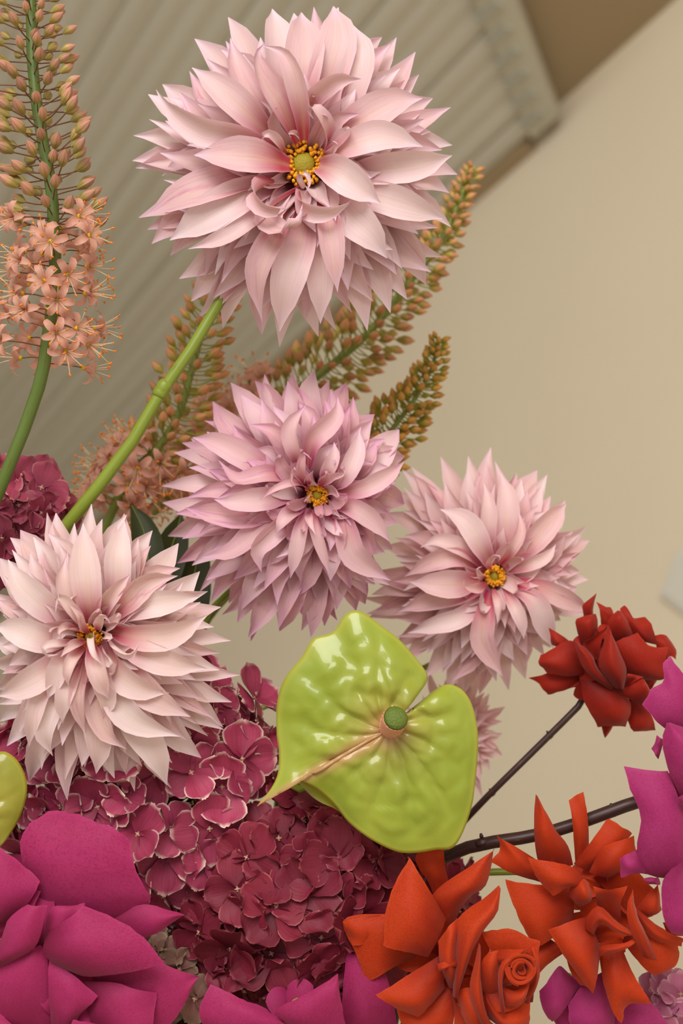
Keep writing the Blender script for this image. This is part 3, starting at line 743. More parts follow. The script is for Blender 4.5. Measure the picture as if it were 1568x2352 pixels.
def foxtail(label, path, z, rad, nb, tb, width, blen, bwid, mat, ped, nfl, tf, fR, seed, extra, tilt=.5, tap=.5, smat=None):
    """path: stem from its tip downwards (photo pixels); tb = range of the stem with buds, tf = with open blossoms"""
    rnd = random.Random(seed); k = K(z)
    bx, by = path[-1]
    root = thing('foxtail_lily', label, 'foxtail lily', bx, by, z, 'foxtail lily spires')
    inv = root.matrix_world.inverted()
    loc = [Vector((x - bx, by - y, 0)) * k for x, y in path]
    pts = spl(loc, 60)
    full = loc + [inv @ P(*q) for q in extra]
    fp = spl(full, 70); nn = len(fp)
    MB().tube(fp, [rad * k * (tap + (1 - tap) * min(1, 4.0 * i / nn)) for i in range(nn)], 10).build('stem', smat or M['stem_erem'], root)
    bms = [bud_mesh(mat, k, blen, bwid, seed + i) for i in range(3)]
    def at(t):
        f = t * 60; i = min(59, int(f)); p = pts[i].lerp(pts[i + 1], f - i)
        T = (pts[max(0, i - 2)] - pts[min(60, i + 3)]).normalized()      # towards the tip
        return p, T
    for i in range(nb):
        f = (i + rnd.uniform(-.4, .4)) / nb; f = min(1, max(0, f)); t = tb[0] + (tb[1] - tb[0]) * f
        p, T = at(t); a = i * 2.39996 + rnd.uniform(-.3, .3)
        sx = T.cross(Vector((0, 0, 1))).normalized(); sz = sx.cross(T)
        d = sx * math.cos(a) + sz * math.sin(a)
        wdt = (width[0] + (width[1] - width[0]) * min(1, f * 1.6)) * rnd.uniform(.82, 1.1)
        sc = .62 + .38 * min(1, f * 1.8); sc *= rnd.uniform(.88, 1.1)
        tl = tilt + rnd.uniform(-.15, .25); bl = blen * sc
        pl_ = max(6.0, wdt - bl * .75)
        e = p + (d * pl_ + T * pl_ * tl * .45) * k
        bd = (d + T * (tl + .15)).normalized()
        bo = link(bpy.data.objects.new('bud', rnd.choice(bms)), root)
        q = bd.to_track_quat('Z', 'Y')
        bmx = Matrix.Translation(e) @ q.to_matrix().to_4x4() @ Matrix.Rotation(rnd.random() * 6, 4, 'Z') @ Matrix.Scale(sc, 4)
        bo.matrix_local = bmx; bi = bmx.inverted()
        ctrl = [p + d * rad * .5 * k, p + (d * pl_ * .55 + T * pl_ * .06) * k, e]
        pp = spl([bi @ x for x in ctrl], 5)
        MB().tube(pp, 1.7 * k / sc, 5, False).build('pedicel', ped, bo)
    if nfl:
        pm, em, sm, am = blossom_meshes(k, fR)
        for i in range(nfl):
            t = tf[0] + (tf[1] - tf[0]) * (i + rnd.uniform(-.3, .3)) / nfl
            p, T = at(min(1, t)); a = i * 2.39996 + rnd.uniform(-.3, .3)
            sx = T.cross(Vector((0, 0, 1))).normalized(); sz = sx.cross(T)
            d = (sx * math.cos(a) + sz * math.sin(a))
            l = width[1] * rnd.uniform(.5, .95)
            e = p + (d * l + T * l * rnd.uniform(-.15, .2)) * k
            nd_ = (d + Vector((0, 0, .35)) + T * rnd.uniform(-.5, .3)).normalized()
            bo = link(bpy.data.objects.new('blossom', em), root)
            bmx = Matrix.Translation(e) @ nd_.to_track_quat('Z', 'Y').to_matrix().to_4x4() @ Matrix.Rotation(rnd.random() * 6, 4, 'Z')
            bo.matrix_local = bmx
            cl = rnd.uniform(-.2, .5)
            for q in range(6):
                po = link(bpy.data.objects.new('petal', pm), bo); po.matrix_local = Matrix.Rotation(q * PI / 3 + rnd.uniform(-.1, .1), 4, 'Z') @ Matrix.Rotation(-cl + rnd.uniform(-.2, .2), 4, 'Y')
            so = link(bpy.data.objects.new('stamens', sm), bo); ao = link(bpy.data.objects.new('anthers', am), bo)
            tag(ao, 'orange anthers')
            bi = bmx.inverted()
            MB().tube([bi @ (p + d * rad * .4 * k), bi @ (p.lerp(e, .6) + T * 2 * k), bi @ e], 1.6 * k, 5, False).build('pedicel', ped, bo)
    return root
foxtail('tall foxtail lily in sharp focus, salmon buds above open blossoms, ribbed panel behind', [(60,-110),(66,-40),(71,0),(73,112),(80,206),(94,300),(108,375),(120,450),(123,524),(127,600),(122,690),(108,785),(97,860)], 20, 15, 150, (.0, .66), (72, 116), 50, 12.5, M['bud'], M['pedicel'], 40, (.62, .98), 44, 2,
        [(75, 930, 10), (50, 1000, 10), (25, 1060, 5), (5, 1110, 0), (-50, 1250, -40), (-150, 1800, -60), (-40, 2500, -200), (620, 3000, -330)], .35, .8)
foxtail('blurred foxtail lily with amber buds, crossed by the bare green stem', [(520,610),(495,680),(470,745),(440,850),(415,940),(370,1020),(300,1090),(262,1165)], -560, 11, 120, (.0, .78), (54, 84), 42, 10.5, M['bud_far'], M['pedicel_green'], 32, (.72, 1.02), 44, 5,
        [(220, 1300, -560), (400, 2200, -520), (680, 3000, -380)], .5, .5, M['stem_far'])
foxtail('longest blurred foxtail lily, passing behind the largest blush dahlia, its tip on the cream wall', [(1087,388),(1060,450),(1035,510),(1010,560),(930,660),(860,750),(790,815),(720,870),(640,925),(560,975),(480,1040),(380,1150)], -830, 11, 230, (.0, .72), (24, 94), 42, 10.5, M['bud_far'], M['pedicel_green'], 40, (.66, 1.0), 46, 7,
        [(310, 1240, -810), (380, 2000, -640), (690, 3000, -390)], .45, .5, M['stem_far'])
foxtail('short blurred foxtail lily with greenish buds above the lilac-pink dahlia', [(1008,780),(1000,815),(985,860),(950,920),(890,1000),(850,1060),(815,1130)], -620, 8, 150, (.0, 1.0), (24, 76), 36, 9.5, M['bud_green'], M['pedicel_green'], 0, (0, 0), 30, 9,
        [(700, 1230, -630), (480, 1420, -620), (420, 1650, -600), (560, 2300, -520), (690, 3000, -400)], .5, .5, M['stem_far'])

# ------------------------------------------------------------------ traced surfaces (roses, anthurium)
def coons(L, R, end=(), base=(), zb=0.0, ze=0.0, bulge=0.0, roll=0.0, lip=0.0, n=12, m=10, wave=0.0, rnd=random):
    """surface patch bounded by a left and right edge, base and end edge (2-D photo outlines), raised to real depth"""
    L2 = spl([Vector((x, y, 0)) for x, y in L], n); R2 = spl([Vector((x, y, 0)) for x, y in R], n)
    B2 = spl([L2[0]] + [Vector((x, y, 0)) for x, y in base] + [R2[0]], m); E2 = spl([L2[-1]] + [Vector((x, y, 0)) for x, y in end] + [R2[-1]], m)
    rows = []; ph = rnd.random() * 6
    for i in range(n + 1):
        v = i / n; row = []
        for j in range(m + 1):
            u = j / m; uu = 2 * u - 1
            p = (L2[i] * (1 - u) + R2[i] * u) + (B2[j] * (1 - v) + E2[j] * v) - (L2[0] * (1 - u) * (1 - v) + R2[0] * u * (1 - v) + L2[-1] * (1 - u) * v + R2[-1] * u * v)
            z = zb + (ze - zb) * v + bulge * (1 - uu * uu) * math.sin(PI * (.15 + .85 * v) * .95) + roll * uu * (.3 + .7 * v) - lip * max(0, (v - .7) / .3) ** 2
            z += wave * math.sin(ph + 5 * v + 3 * uu) * v
            q = Vector((p.x * .02, p.y * .02, ph)); eg = max(v ** 4, abs(uu) ** 6 * v)
            z += wave * .8 * noise.noise(q) * (.3 + v)
            row.append(Vector((p.x + wave * .7 * eg * noise.noise(q * 3.1), p.y + wave * .7 * eg * noise.noise(q * 2.7 + Vector((5, 5, 5))), z)))
        rows.append(row)
    return rows
def rose(label, cx, cy, z, petals, conv, mat, stem, stem_mat, core=None, group=None, rad=9, seed=1, fill=(), back=-150):
    rnd = random.Random(seed); k = K(z)
    root = thing('rose', label, 'rose', cx, cy, z, group)
    for pt in petals:
        g = lambda lst: [(conv(x, y)[0] - cx, cy - conv(x, y)[1]) for x, y in lst]
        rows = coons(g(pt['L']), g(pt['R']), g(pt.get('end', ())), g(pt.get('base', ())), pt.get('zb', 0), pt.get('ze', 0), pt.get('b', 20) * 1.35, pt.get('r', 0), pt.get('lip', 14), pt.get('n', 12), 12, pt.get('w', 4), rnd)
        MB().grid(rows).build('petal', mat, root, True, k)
    for (fx, fy, fr, fn, fz) in fill:      # inner petals that close the gaps, each a cupped fan
        fx, fy = fx - cx, cy - fy
        for i in range(fn):
            a = 2 * PI * (i + rnd.uniform(-.2, .2)) / fn; rows = []
            L_ = fr * rnd.uniform(.8, 1.05); hw = 2.4 * PI / fn * .5
            for t in range(8):
                v = t / 7; row = []
                for j in range(9):
                    uu = j / 4 - 1; aa = a + uu * hw * (1 - .45 * v ** 3); r_ = L_ * v * (1 + .07 * (1 - uu * uu) * v)
                    row.append((fx + r_ * math.cos(aa), fy + r_ * math.sin(aa), fz + 26 * math.sin(PI * v * .8) - 16 * (1 - uu * uu) * v + (i % 3) * 9))
                rows.append(row)
            MB().grid(rows).build('petal', mat, root, True, k)
    if core:                        # furled heart: nested rolled petals
        ccx, ccy, cr_, n_, zz, ax = core
        x0, y0 = conv(ccx, ccy); x0 -= cx; y0 = cy - y0
        for i in range(n_):
            f = i / n_; r0 = cr_ * (1 - f * .86); a0 = i * 2.3 + .6; rows = []
            span = 3.6 + rnd.uniform(-.3, .5)
            for t in range(7):
                v = t / 6; row = []
                for j in range(15):
                    u = j / 14; a = a0 + span * u
                    rr = r0 * (.62 + .38 * v ** .7) * (1 + .05 * math.sin(3 * a + i)) + (7 * max(0, v - .75) / .25 if i < n_ - 1 else 0)
                    hgt = zz - cr_ * .9 * (1 - v) + cr_ * .28 * f + cr_ * .12 * math.sin(u * PI) * v - (6 * max(0, v - .85) / .15)
                    row.append((x0 + ax[0] * (hgt - zz) * .25 + rr * math.cos(a), y0 + ax[1] * (hgt - zz) * .25 + rr * math.sin(a), hgt))
                rows.append(row)
            MB().grid(rows).build('petal', mat, root, True, k)
    inv = root.matrix_world.inverted()
    MB().ball((0, 0, back), 26, 12, 8, (1, 1, 1.1)).build('hip', M['stem_green'], root, True, k)
    pts = spl([Vector((0, 0, back)) * k] + [inv @ P(*q) for q in stem], 30)
    so = MB().tube(pts, rad * k, 9).build('stem', stem_mat, root)
    return root

c7 = cr(780, 1800, 1.99)
O1 = [
 dict(L=[(440,560),(420,500),(355,390),(372,300)], R=[(520,520),(495,430),(480,310)], zb=-80, ze=-60, b=10),
 dict(L=[(440,640),(425,520),(600,375),(708,303)], R=[(520,660),(600,530),(668,485),(708,305)], zb=-30, ze=0, b=22, r=-10),
 dict(L=[(485,615),(415,490),(317,325)], R=[(400,785),(300,750),(195,715)], end=[(222,510)], zb=10, ze=40, b=30, r=10),
 dict(L=[(420,720),(300,650),(215,608)], R=[(340,820),(230,870),(125,935)], end=[(15,640),(70,790)], zb=-30, ze=-20, b=16, r=-10),
 dict(L=[(215,612),(120,618),(15,640)], R=[(200,720),(120,740),(60,750)], zb=-22, ze=-10, b=6),
 dict(L=[(450,780),(300,860),(160,940)], R=[(480,930),(420,990),(355,1052)], end=[(255,1000)], zb=10, ze=45, b=26, r=-8),
 dict(L=[(480,930),(350,1040),(262,1038)], R=[(540,960),(510,1150)], end=[(300,1120)], zb=-10, ze=0, b=14),
 dict(L=[(500,935),(450,790),(447,700)], R=[(560,900),(535,760),(530,590)], end=[(487,630)], zb=0, ze=50, b=34),
 dict(L=[(510,945),(515,780),(528,640),(535,585),(640,510),(720,450)], R=[(530,940),(600,720),(655,620),(705,555),(722,452)], zb=40, ze=60, b=28, r=14),
 dict(L=[(520,770),(480,770),(440,790)], R=[(530,800),(490,800),(445,822)], zb=60, ze=66, b=6),
 dict(L=[(780,1010),(690,760),(640,655)], R=[(885,1005),(890,850),(903,693)], end=[(760,632),(860,680)], zb=-10, ze=60, b=10),
 dict(L=[(640,900),(560,910),(525,940)], R=[(660,1100),(600,1095),(560,1062)], zb=50, ze=30, b=22),
 dict(L=[(650,900),(720,985),(860,960)], R=[(670,1040),(735,1080),(855,1088)], zb=50, ze=50, b=26),
 dict(L=[(655,1100),(600,980),(580,880),(605,760),(624,690)], R=[(735,1080),(670,1030),(640,930),(625,800),(628,692)], zb=66, ze=86, b=18, r=8),
 dict(L=[(640,940),(630,850),(632,760),(665,720)], R=[(725,960),(720,880),(716,790),(745,712)], zb=40, ze=90, b=14),
 dict(L=[(665,722),(760,704),(832,700)], R=[(700,790),(770,760),(815,735)], zb=70, ze=96, b=16),
 dict(L=[(720,990),(706,900),(700,800),(722,735),(790,702)], R=[(738,980),(722,880),(724,805),(750,758),(806,738)], zb=90, ze=120, b=10),
 dict(L=[(716,900),(740,955),(800,945),(842,890)], R=[(722,870),(765,885),(805,872),(838,836)], zb=80, ze=100, b=14),
 dict(L=[(720,890),(738,825),(772,780)], R=[(800,870),(790,830),(776,785)], zb=60, ze=112, b=10),
 dict(L=[(826,704),(868,740),(866,800),(842,838)], R=[(812,730),(838,755),(835,790),(812,800)], zb=100, ze=104, b=12),
 dict(L=[(800,940),(860,880),(872,780),(862,715)], R=[(850,980),(892,880),(896,780),(880,706)], zb=40, ze=70, b=10),
 dict(L=[(640,930),(680,990),(720,1000)], R=[(720,900),(800,950),(850,930)], end=[(790,990)], zb=50, ze=70, b=10),
 dict(L=[(500,940),(520,1020),(520,1160)], R=[(580,1060),(640,1100),(860,1090)], end=[(600,1200),(800,1180)], zb=10, ze=0, b=20),
]
rose('orange-red rose with a furled spiral heart beside the burgundy hydrangea', 1050, 2190, 50, O1, c7, M['rose_orange'], [(1040, 2400, -260), (850, 2700, -320), (710, 3000, -330)], M['stem_green'], core=(800, 775, 30, 5, 122, (.3, .1)), group='orange-red roses', seed=2, fill=[(1030, 2230, 120, 8, -90), (1120, 2250, 100, 7, -50)])
O2 = [
 dict(L=[(930,420),(905,300),(898,200),(908,68)], R=[(1085,400),(1060,310),(1000,230),(912,70)], zb=-60, ze=-30, b=24, r=8),
 dict(L=[(1105,400),(1090,220),(1075,112)], R=[(1170,380),(1165,220),(1142,72)], zb=-90, ze=-80, b=8),
 dict(L=[(1085,390),(1160,280),(1215,195),(1245,172)], R=[(1160,430),(1260,330),(1352,242)], zb=-50, ze=-20, b=16),
 dict(L=[(1145,415),(1180,340),(1215,290),(1350,245)], R=[(1240,440),(1300,400),(1360,330)], zb=-20, ze=-5, b=18),
 dict(L=[(930,380),(845,322),(722,245)], R=[(940,475),(800,430),(697,372)], end=[(740,310)], zb=-40, ze=-20, b=14, r=-6),
 dict(L=[(1080,480),(940,473),(757,447)], R=[(1080,640),(980,710),(895,762)], end=[(812,600)], zb=-40, ze=0, b=18),
 dict(L=[(1130,470),(1070,375),(980,340),(850,318)], R=[(1070,450),(1015,465),(967,497)], end=[(895,420)], zb=30, ze=44, b=16, r=-6),
 dict(L=[(1040,500),(1050,450),(1070,420)], R=[(1090,560),(1142,520),(1130,440)], end=[(1100,415)], zb=10, ze=40, b=26),
 dict(L=[(970,735),(895,770),(885,860)], R=[(1060,790),(960,860),(888,948)], zb=-50, ze=-40, b=10),
 dict(L=[(1030,780),(1060,870),(1110,935)], R=[(1180,800),(1178,890),(1150,942)], zb=0, ze=-10, b=16),
 dict(L=[(1120,590),(1030,610),(943,648)], R=[(1185,740),(1165,830),(1145,940)], end=[(1030,790)], zb=30, ze=50, b=26),
 dict(L=[(1180,560),(1145,450)], R=[(1290,640),(1275,520),(1300,447)], end=[(1210,468)], zb=-10, ze=50, b=-14),
 dict(L=[(1170,450),(1270,420),(1370,415)], R=[(1330,600),(1400,560),(1450,500)], zb=-40, ze=-20, b=-6),
 dict(L=[(1180,770),(1200,900),(1240,1030),(1282,1088)], R=[(1275,720),(1330,850),(1413,990)], end=[(1310,1003)], zb=10, ze=30, b=20, r=6),
 dict(L=[(1310,640),(1430,690),(1550,715)], R=[(1290,720),(1370,820),(1440,882)], end=[(1545,822)], zb=0, ze=10, b=14),
 dict(L=[(1340,550),(1440,630),(1560,690)], R=[(1345,610),(1420,690),(1545,724)], zb=30, ze=44, b=10),
 dict(L=[(1350,560),(1400,500),(1450,455)], R=[(1400,600),(1440,590),(1470,575)], zb=10, ze=20, b=10),
 dict(L=[(1480,640),(1540,630),(1580,625)], R=[(1500,700),(1550,700),(1580,700)], zb=-10, ze=0, b=8),
 dict(L=[(1100,625),(1108,570),(1160,523),(1240,590),(1345,660)], R=[(1140,655),(1148,630),(1166,598),(1235,638),(1345,663)], zb=60, ze=76, b=14),
 dict(L=[(1160,750),(1168,705),(1240,690),(1338,660)], R=[(1165,752),(1250,725),(1300,695),(1340,663)], zb=60, ze=78, b=10),
 dict(L=[(1140,660),(1150,630),(1170,610)], R=[(1170,720),(1250,690),(1330,662)], end=[(1240,640)], zb=20, ze=40, b=-20),
 dict(L=[(1352,745),(1290,610),(1272,500),(1300,440)], R=[(1420,766),(1375,660),(1325,550),(1304,440)], zb=70, ze=100, b=14, r=-8),
]
rose('spiky orange-red rose with swept-back petals under the dark twig', 1390, 2105, 20, O2, c7, M['rose_orange'], [(1330, 2010, -170), (1130, 2003, -200), (1060, 2012, -190), (1015, 2060, -180), (1000, 2200, -195), (960, 2450, -250), (700, 3000, -340)], M['stem_green'], group='orange-red roses', seed=4, back=-170, fill=[(1395, 2110, 125, 9, -110), (1410, 2060, 85, 8, -75)])
cR1 = cr(1180, 1340, 4.041)
O3 = [
 dict(L=[(700,420),(680,300),(672,212),(795,105)], R=[(800,420),(772,260),(797,108)], zb=-60, ze=-40, b=10),
 dict(L=[(640,580),(590,400),(592,338),(770,290)], R=[(760,560),(795,400),(775,295)], zb=-30, ze=-14, b=16),
 dict(L=[(850,460),(830,300),(805,185)], R=[(960,460),(970,340),(940,240)], end=[(880,225)], zb=-50, ze=-40, b=8),
 dict(L=[(1100,520),(1020,330),(1000,245)], R=[(1350,580),(1295,410),(1240,320)], end=[(1055,213),(1130,325)], zb=-20, ze=-10, b=14),
 dict(L=[(1390,740),(1340,560),(1330,495)], R=[(1440,820),(1480,690),(1548,728)], end=[(1450,497),(1530,600)], zb=-40, ze=-30, b=10),
 dict(L=[(940,560),(865,420),(870,330),(960,248)], R=[(1130,520),(1060,370),(990,252)], zb=-10, ze=20, b=16),
 dict(L=[(560,570),(490,510),(352,425)], R=[(560,660),(450,610),(375,590)], zb=-40, ze=-30, b=8),
 dict(L=[(620,620),(520,530),(250,665)], R=[(680,850),(500,862),(310,832)], end=[(222,735)], zb=-10, ze=10, b=18),
 dict(L=[(640,810),(400,828),(160,900)], R=[(680,985),(580,985),(335,1057)], end=[(255,955)], zb=-40, ze=-30, b=12),
 dict(L=[(820,1250),(850,1400),(878,1468)], R=[(980,1250),(930,1380),(884,1470)], zb=-30, ze=-40, b=5),
 dict(L=[(1200,880),(1290,890),(1385,890)], R=[(1180,1050),(1260,1040),(1330,960)], zb=-40, ze=-30, b=6),
 dict(L=[(1000,830),(905,640),(920,540),(1120,450)], R=[(1230,900),(1385,880),(1372,760),(1408,588)], end=[(1240,568)], zb=0, ze=36, b=16),
 dict(L=[(1080,1080),(1060,1250),(1100,1350),(1140,1398)], R=[(1200,1110),(1290,1220),(1350,1390)], zb=-20, ze=-20, b=10),
 dict(L=[(610,880),(640,1080),(780,1335)], R=[(990,970),(1078,1130),(1042,1335)], end=[(890,1325)], zb=10, ze=10, b=26),
 dict(L=[(870,980),(640,800),(560,650),(530,520)], R=[(900,930),(740,760),(690,640),(540,520)], zb=30, ze=60, b=18),
 dict(L=[(710,660),(612,545),(700,480),(822,376)], R=[(760,720),(770,560),(825,376)], zb=30, ze=60, b=-10),
 dict(L=[(900,945),(760,780),(740,690),(770,560),(825,370)], R=[(978,950),(1002,780),(960,670),(880,500),(829,371)], zb=50, ze=70, b=28),
 dict(L=[(975,1020),(1060,920),(1155,855)], R=[(1190,1130),(1245,1040),(1165,858)], zb=30, ze=60, b=16),
 dict(L=[(980,970),(990,870),(1020,815)], R=[(1040,940),(1100,880),(1165,850)], zb=30, ze=56, b=-8),
]
rose('scarlet rose at the end of a slim brown twig against the cream wall', 1385, 1540, -260, O3, cR1, M['rose_red'], [(1345, 1600, -330), (1260, 1690, -330), (1090, 1860, -340), (1000, 1970, -490), (930, 2110, -530), (850, 2400, -490), (720, 3000, -350)], M['twig'], group='orange-red roses', rad=8, seed=6, back=-110, fill=[(1410, 1530, 95, 9, -80), (1360, 1540, 75, 7, -60), (1405, 1550, 70, 8, -25), (1400, 1480, 55, 7, -30)])

c8 = cr(0, 1800, 1.96)
M1 = [
 dict(L=[(200,620),(130,480),(95,370),(80,310),(90,240),(125,185),(200,140)], R=[(620,640),(672,523),(640,470),(612,400),(590,330),(580,268)], end=[(290,146),(370,165),(440,188),(500,206),(540,240)], zb=-30, ze=-10, b=24, w=9, lip=22),
 dict(L=[(-100,620),(-60,400),(-20,265)], R=[(40,620),(140,520),(187,435)], end=[(80,340)], zb=0, ze=20, b=20),
 dict(L=[(-80,700),(-60,560),(0,480)], R=[(120,640),(150,560),(180,490)], zb=-10, ze=0, b=-8),
 dict(L=[(470,620),(640,553),(822,600)], R=[(500,720),(660,700),(824,604)], zb=-20, ze=-10, b=10),
 dict(L=[(400,860),(560,810),(660,803),(890,890)], R=[(450,1120),(600,1160),(760,1100),(885,896)], zb=-30, ze=-20, b=16),
 dict(L=[(380,890),(520,890),(705,938)], R=[(420,1130),(560,1150),(690,1120)], zb=0, ze=20, b=16),
 dict(L=[(205,700),(240,545),(350,535)], R=[(240,760),(330,690),(395,525)], zb=20, ze=34, b=10),
 dict(L=[(230,640),(330,575),(392,520)], R=[(310,820),(400,845),(560,822),(755,776)], end=[(500,560),(650,645)], zb=30, ze=66, b=34, base=[(215,730)]),
 dict(L=[(-60,780),(20,690),(70,570),(150,512)], R=[(0,805),(110,750),(190,690),(237,515)], zb=40, ze=76, b=20),
 dict(L=[(-80,1150),(-60,900),(10,780),(150,725)], R=[(240,1150),(230,950),(225,790),(190,712)], zb=0, ze=36, b=24),
 dict(L=[(235,1120),(232,900),(232,760)], R=[(335,1110),(370,1020),(452,940)], end=[(335,830)], zb=10, ze=44, b=18),
 dict(L=[(300,1130),(335,1060),(345,1035)], R=[(480,1130),(475,1085),(460,1052)], end=[(400,1035)], zb=40, ze=60, b=10),
 dict(L=[(-40,1160),(-40,1040),(-20,985)], R=[(160,1160),(140,1110),(110,1080)], zb=30, ze=50, b=8),
]
rose('big magenta rose with broad velvety petals beside the cream-edged hydrangea', 115, 2160, 110, M1, c8, M['rose_magenta'], [(260, 2500, -150), (620, 3000, -300)], M['stem_green'], group='magenta roses', seed=8, fill=[(110, 2160, 210, 9, -110), (90, 2180, 120, 7, -50), (60, 2290, 120, 7, -40), (130, 2340, 110, 7, -15)])
M2 = [
 dict(L=[(970,1180),(905,1060),(905,985),(950,898)], R=[(1340,1180),(1300,1090),(1200,1010)], end=[(1060,945)], zb=0, ze=20, b=20),
 dict(L=[(1530,1180),(1550,900),(1570,790),(1650,700)], R=[(1800,1180),(1765,980),(1700,800),(1652,702)], zb=-55, ze=-82, b=20),
 dict(L=[(1280,1180),(1300,1080),(1232,1020),(1390,920),(1520,840)], R=[(1580,1180),(1550,1050),(1535,950),(1522,842)], zb=10, ze=36, b=20),
 dict(L=[(1000,1200),(1100,1120),(1200,1040)], R=[(1400,1200),(1380,1120),(1330,1070)], zb=-20, ze=0, b=10),
]
rose('magenta rose just rising below the burgundy hydrangea, two pointed petals showing', 680, 2330, 60, M2, c8, M['rose_magenta'], [(690, 2600, -200), (690, 3000, -300)], M['stem_green'], group='magenta roses', seed=9, back=-60, fill=[(690, 2390, 120, 8, -80)])
cR2 = cr(1060, 1500, 3.087)
M3 = [
 dict(L=[(1520,590),(1400,500),(1290,372)], R=[(1720,560),(1640,260),(1490,30)], end=[(1350,260),(1430,200),(1440,70)], zb=-20, ze=0, b=20),
 dict(L=[(1400,760),(1370,720),(1355,690)], R=[(1440,620),(1410,600),(1395,590)], zb=-10, ze=0, b=5),
 dict(L=[(1540,1010),(1450,830),(1395,600),(1435,475)], R=[(1760,1060),(1720,760),(1600,540),(1450,476)], zb=20, ze=46, b=30),
 dict(L=[(1460,1600),(1300,1560),(1235,1400),(1258,1150),(1180,950),(1143,798)], R=[(1720,1560),(1640,1250),(1540,1050),(1455,835)], zb=0, ze=20, b=30),
 dict(L=[(1250,1390),(1150,1430),(1118,1460)], R=[(1330,1570),(1240,1560),(1130,1592)], zb=0, ze=10, b=10),
 dict(L=[(1500,1000),(1560,960),(1620,900)], R=[(1560,1120),(1620,1100),(1700,1060)], zb=40, ze=50, b=10),
 dict(L=[(1520,1440),(1400,1580),(1385,1700),(1400,1850),(1455,1950)], R=[(1760,1440),(1740,1650),(1680,1850),(1600,1960)], zb=30, ze=56, b=30),
 dict(L=[(1280,1600),(1330,1590),(1400,1590)], R=[(1330,1640),(1380,1640),(1420,1640)], zb=0, ze=0, b=6),
]
rose('magenta rose on the thick dark twig beside the scarlet rose, petals hanging open', 1545, 1820, 80, M3, cR2, M['rose_magenta_b'], [(1500, 1830, -90), (1460, 1842, -90), (1380, 1872, -100), (1250, 1915, -120), (1100, 1940, -140), (1040, 1960, -160), (968, 2000, -145), (955, 2060, -120), (952, 2180, -150), (935, 2350, -220), (850, 2600, -290), (720, 3000, -340)], M['twig'], group='magenta roses', rad=16, seed=10, back=-60, fill=[(1590, 1850, 95, 8, -50)])
M4 = [
 dict(L=[(1040,860),(1000,830),(910,950)], R=[(1100,920),(1050,990),(970,1092)], end=[(925,1020)], zb=0, ze=16, b=14),
 dict(L=[(1200,860),(1120,900),(1040,1000)], R=[(1260,1000),(1240,1120),(1100,1160)], end=[(1050,1090)], zb=0, ze=20, b=20),
 dict(L=[(1180,900),(1240,1000),(1260,1140)], R=[(1330,960),(1420,1000),(1520,1130)], end=[(1400,1160)], zb=-20, ze=0, b=16),
 dict(L=[(1080,860),(1120,880),(1170,870)], R=[(1100,930),(1140,945),(1185,900)], zb=10, ze=10, b=6),
]
rose('magenta rose tucked under the spiky orange-red rose', 1330, 2310, -40, M4, c7, M['rose_magenta_b'], [(1200, 2600, -240), (740, 3000, -310)], M['stem_green'], group='magenta roses', seed=12, fill=[(1360, 2330, 90, 7, -60)])

# ------------------------------------------------------------------ anthuriums
def mat_spathe(name, lime, green, pink, rim):
    m, nt, b = newmat(name)
    uv, u, v = uvs(nt)        # u = angle around the heart, v = 0 centre to 1 margin
    tc = nd(nt, 'ShaderNodeTexCoord')
    n = noise_tex(nt, tc.outputs['Object'], 26, None, 3.0); n2 = noise_tex(nt, tc.outputs['Object'], 120, None, 4.0)
    col = mix(nt, mth(nt, 'MULTIPLY', mth(nt, 'SUBTRACT', n, 0.3, True), 2.0, True), lime, green)
    col = mix(nt, mth(nt, 'MULTIPLY', n2, 0.25), col, rim)
    col = mix(nt, mth(nt, 'MULTIPLY', mth(nt, 'SUBTRACT', v, 0.93, True), 9.0, True), col, rim)
    at = nd(nt, 'ShaderNodeAttribute'); at.attribute_name = 'blush'
    col = mix(nt, at.outputs['Fac'], col, pink)
    finish(nt, b, col, 0.36, 0.12, n2, 0.12, 0.0008, coat=0.4, spec=0.4)
    return m
M['spathe'] = mat_spathe('spathe_lime', rgb(158, 170, 54), rgb(122, 146, 30), rgb(204, 140, 108), rgb(182, 178, 66))
M['spathe_back'] = mat_spathe('spathe_olive', rgb(150, 150, 40), rgb(120, 124, 22), rgb(190, 150, 90), rgb(186, 176, 60))
M['spadix_pink'] = mat_simple('spadix_pink', rgb(226, 160, 130), 0.5, 0.2, 700, bump=0.6)
M['spadix_green'] = mat_simple('spadix_green', rgb(104, 128, 40), 0.5, 0.3, 900, bump=0.8, second=rgb(86, 96, 36))
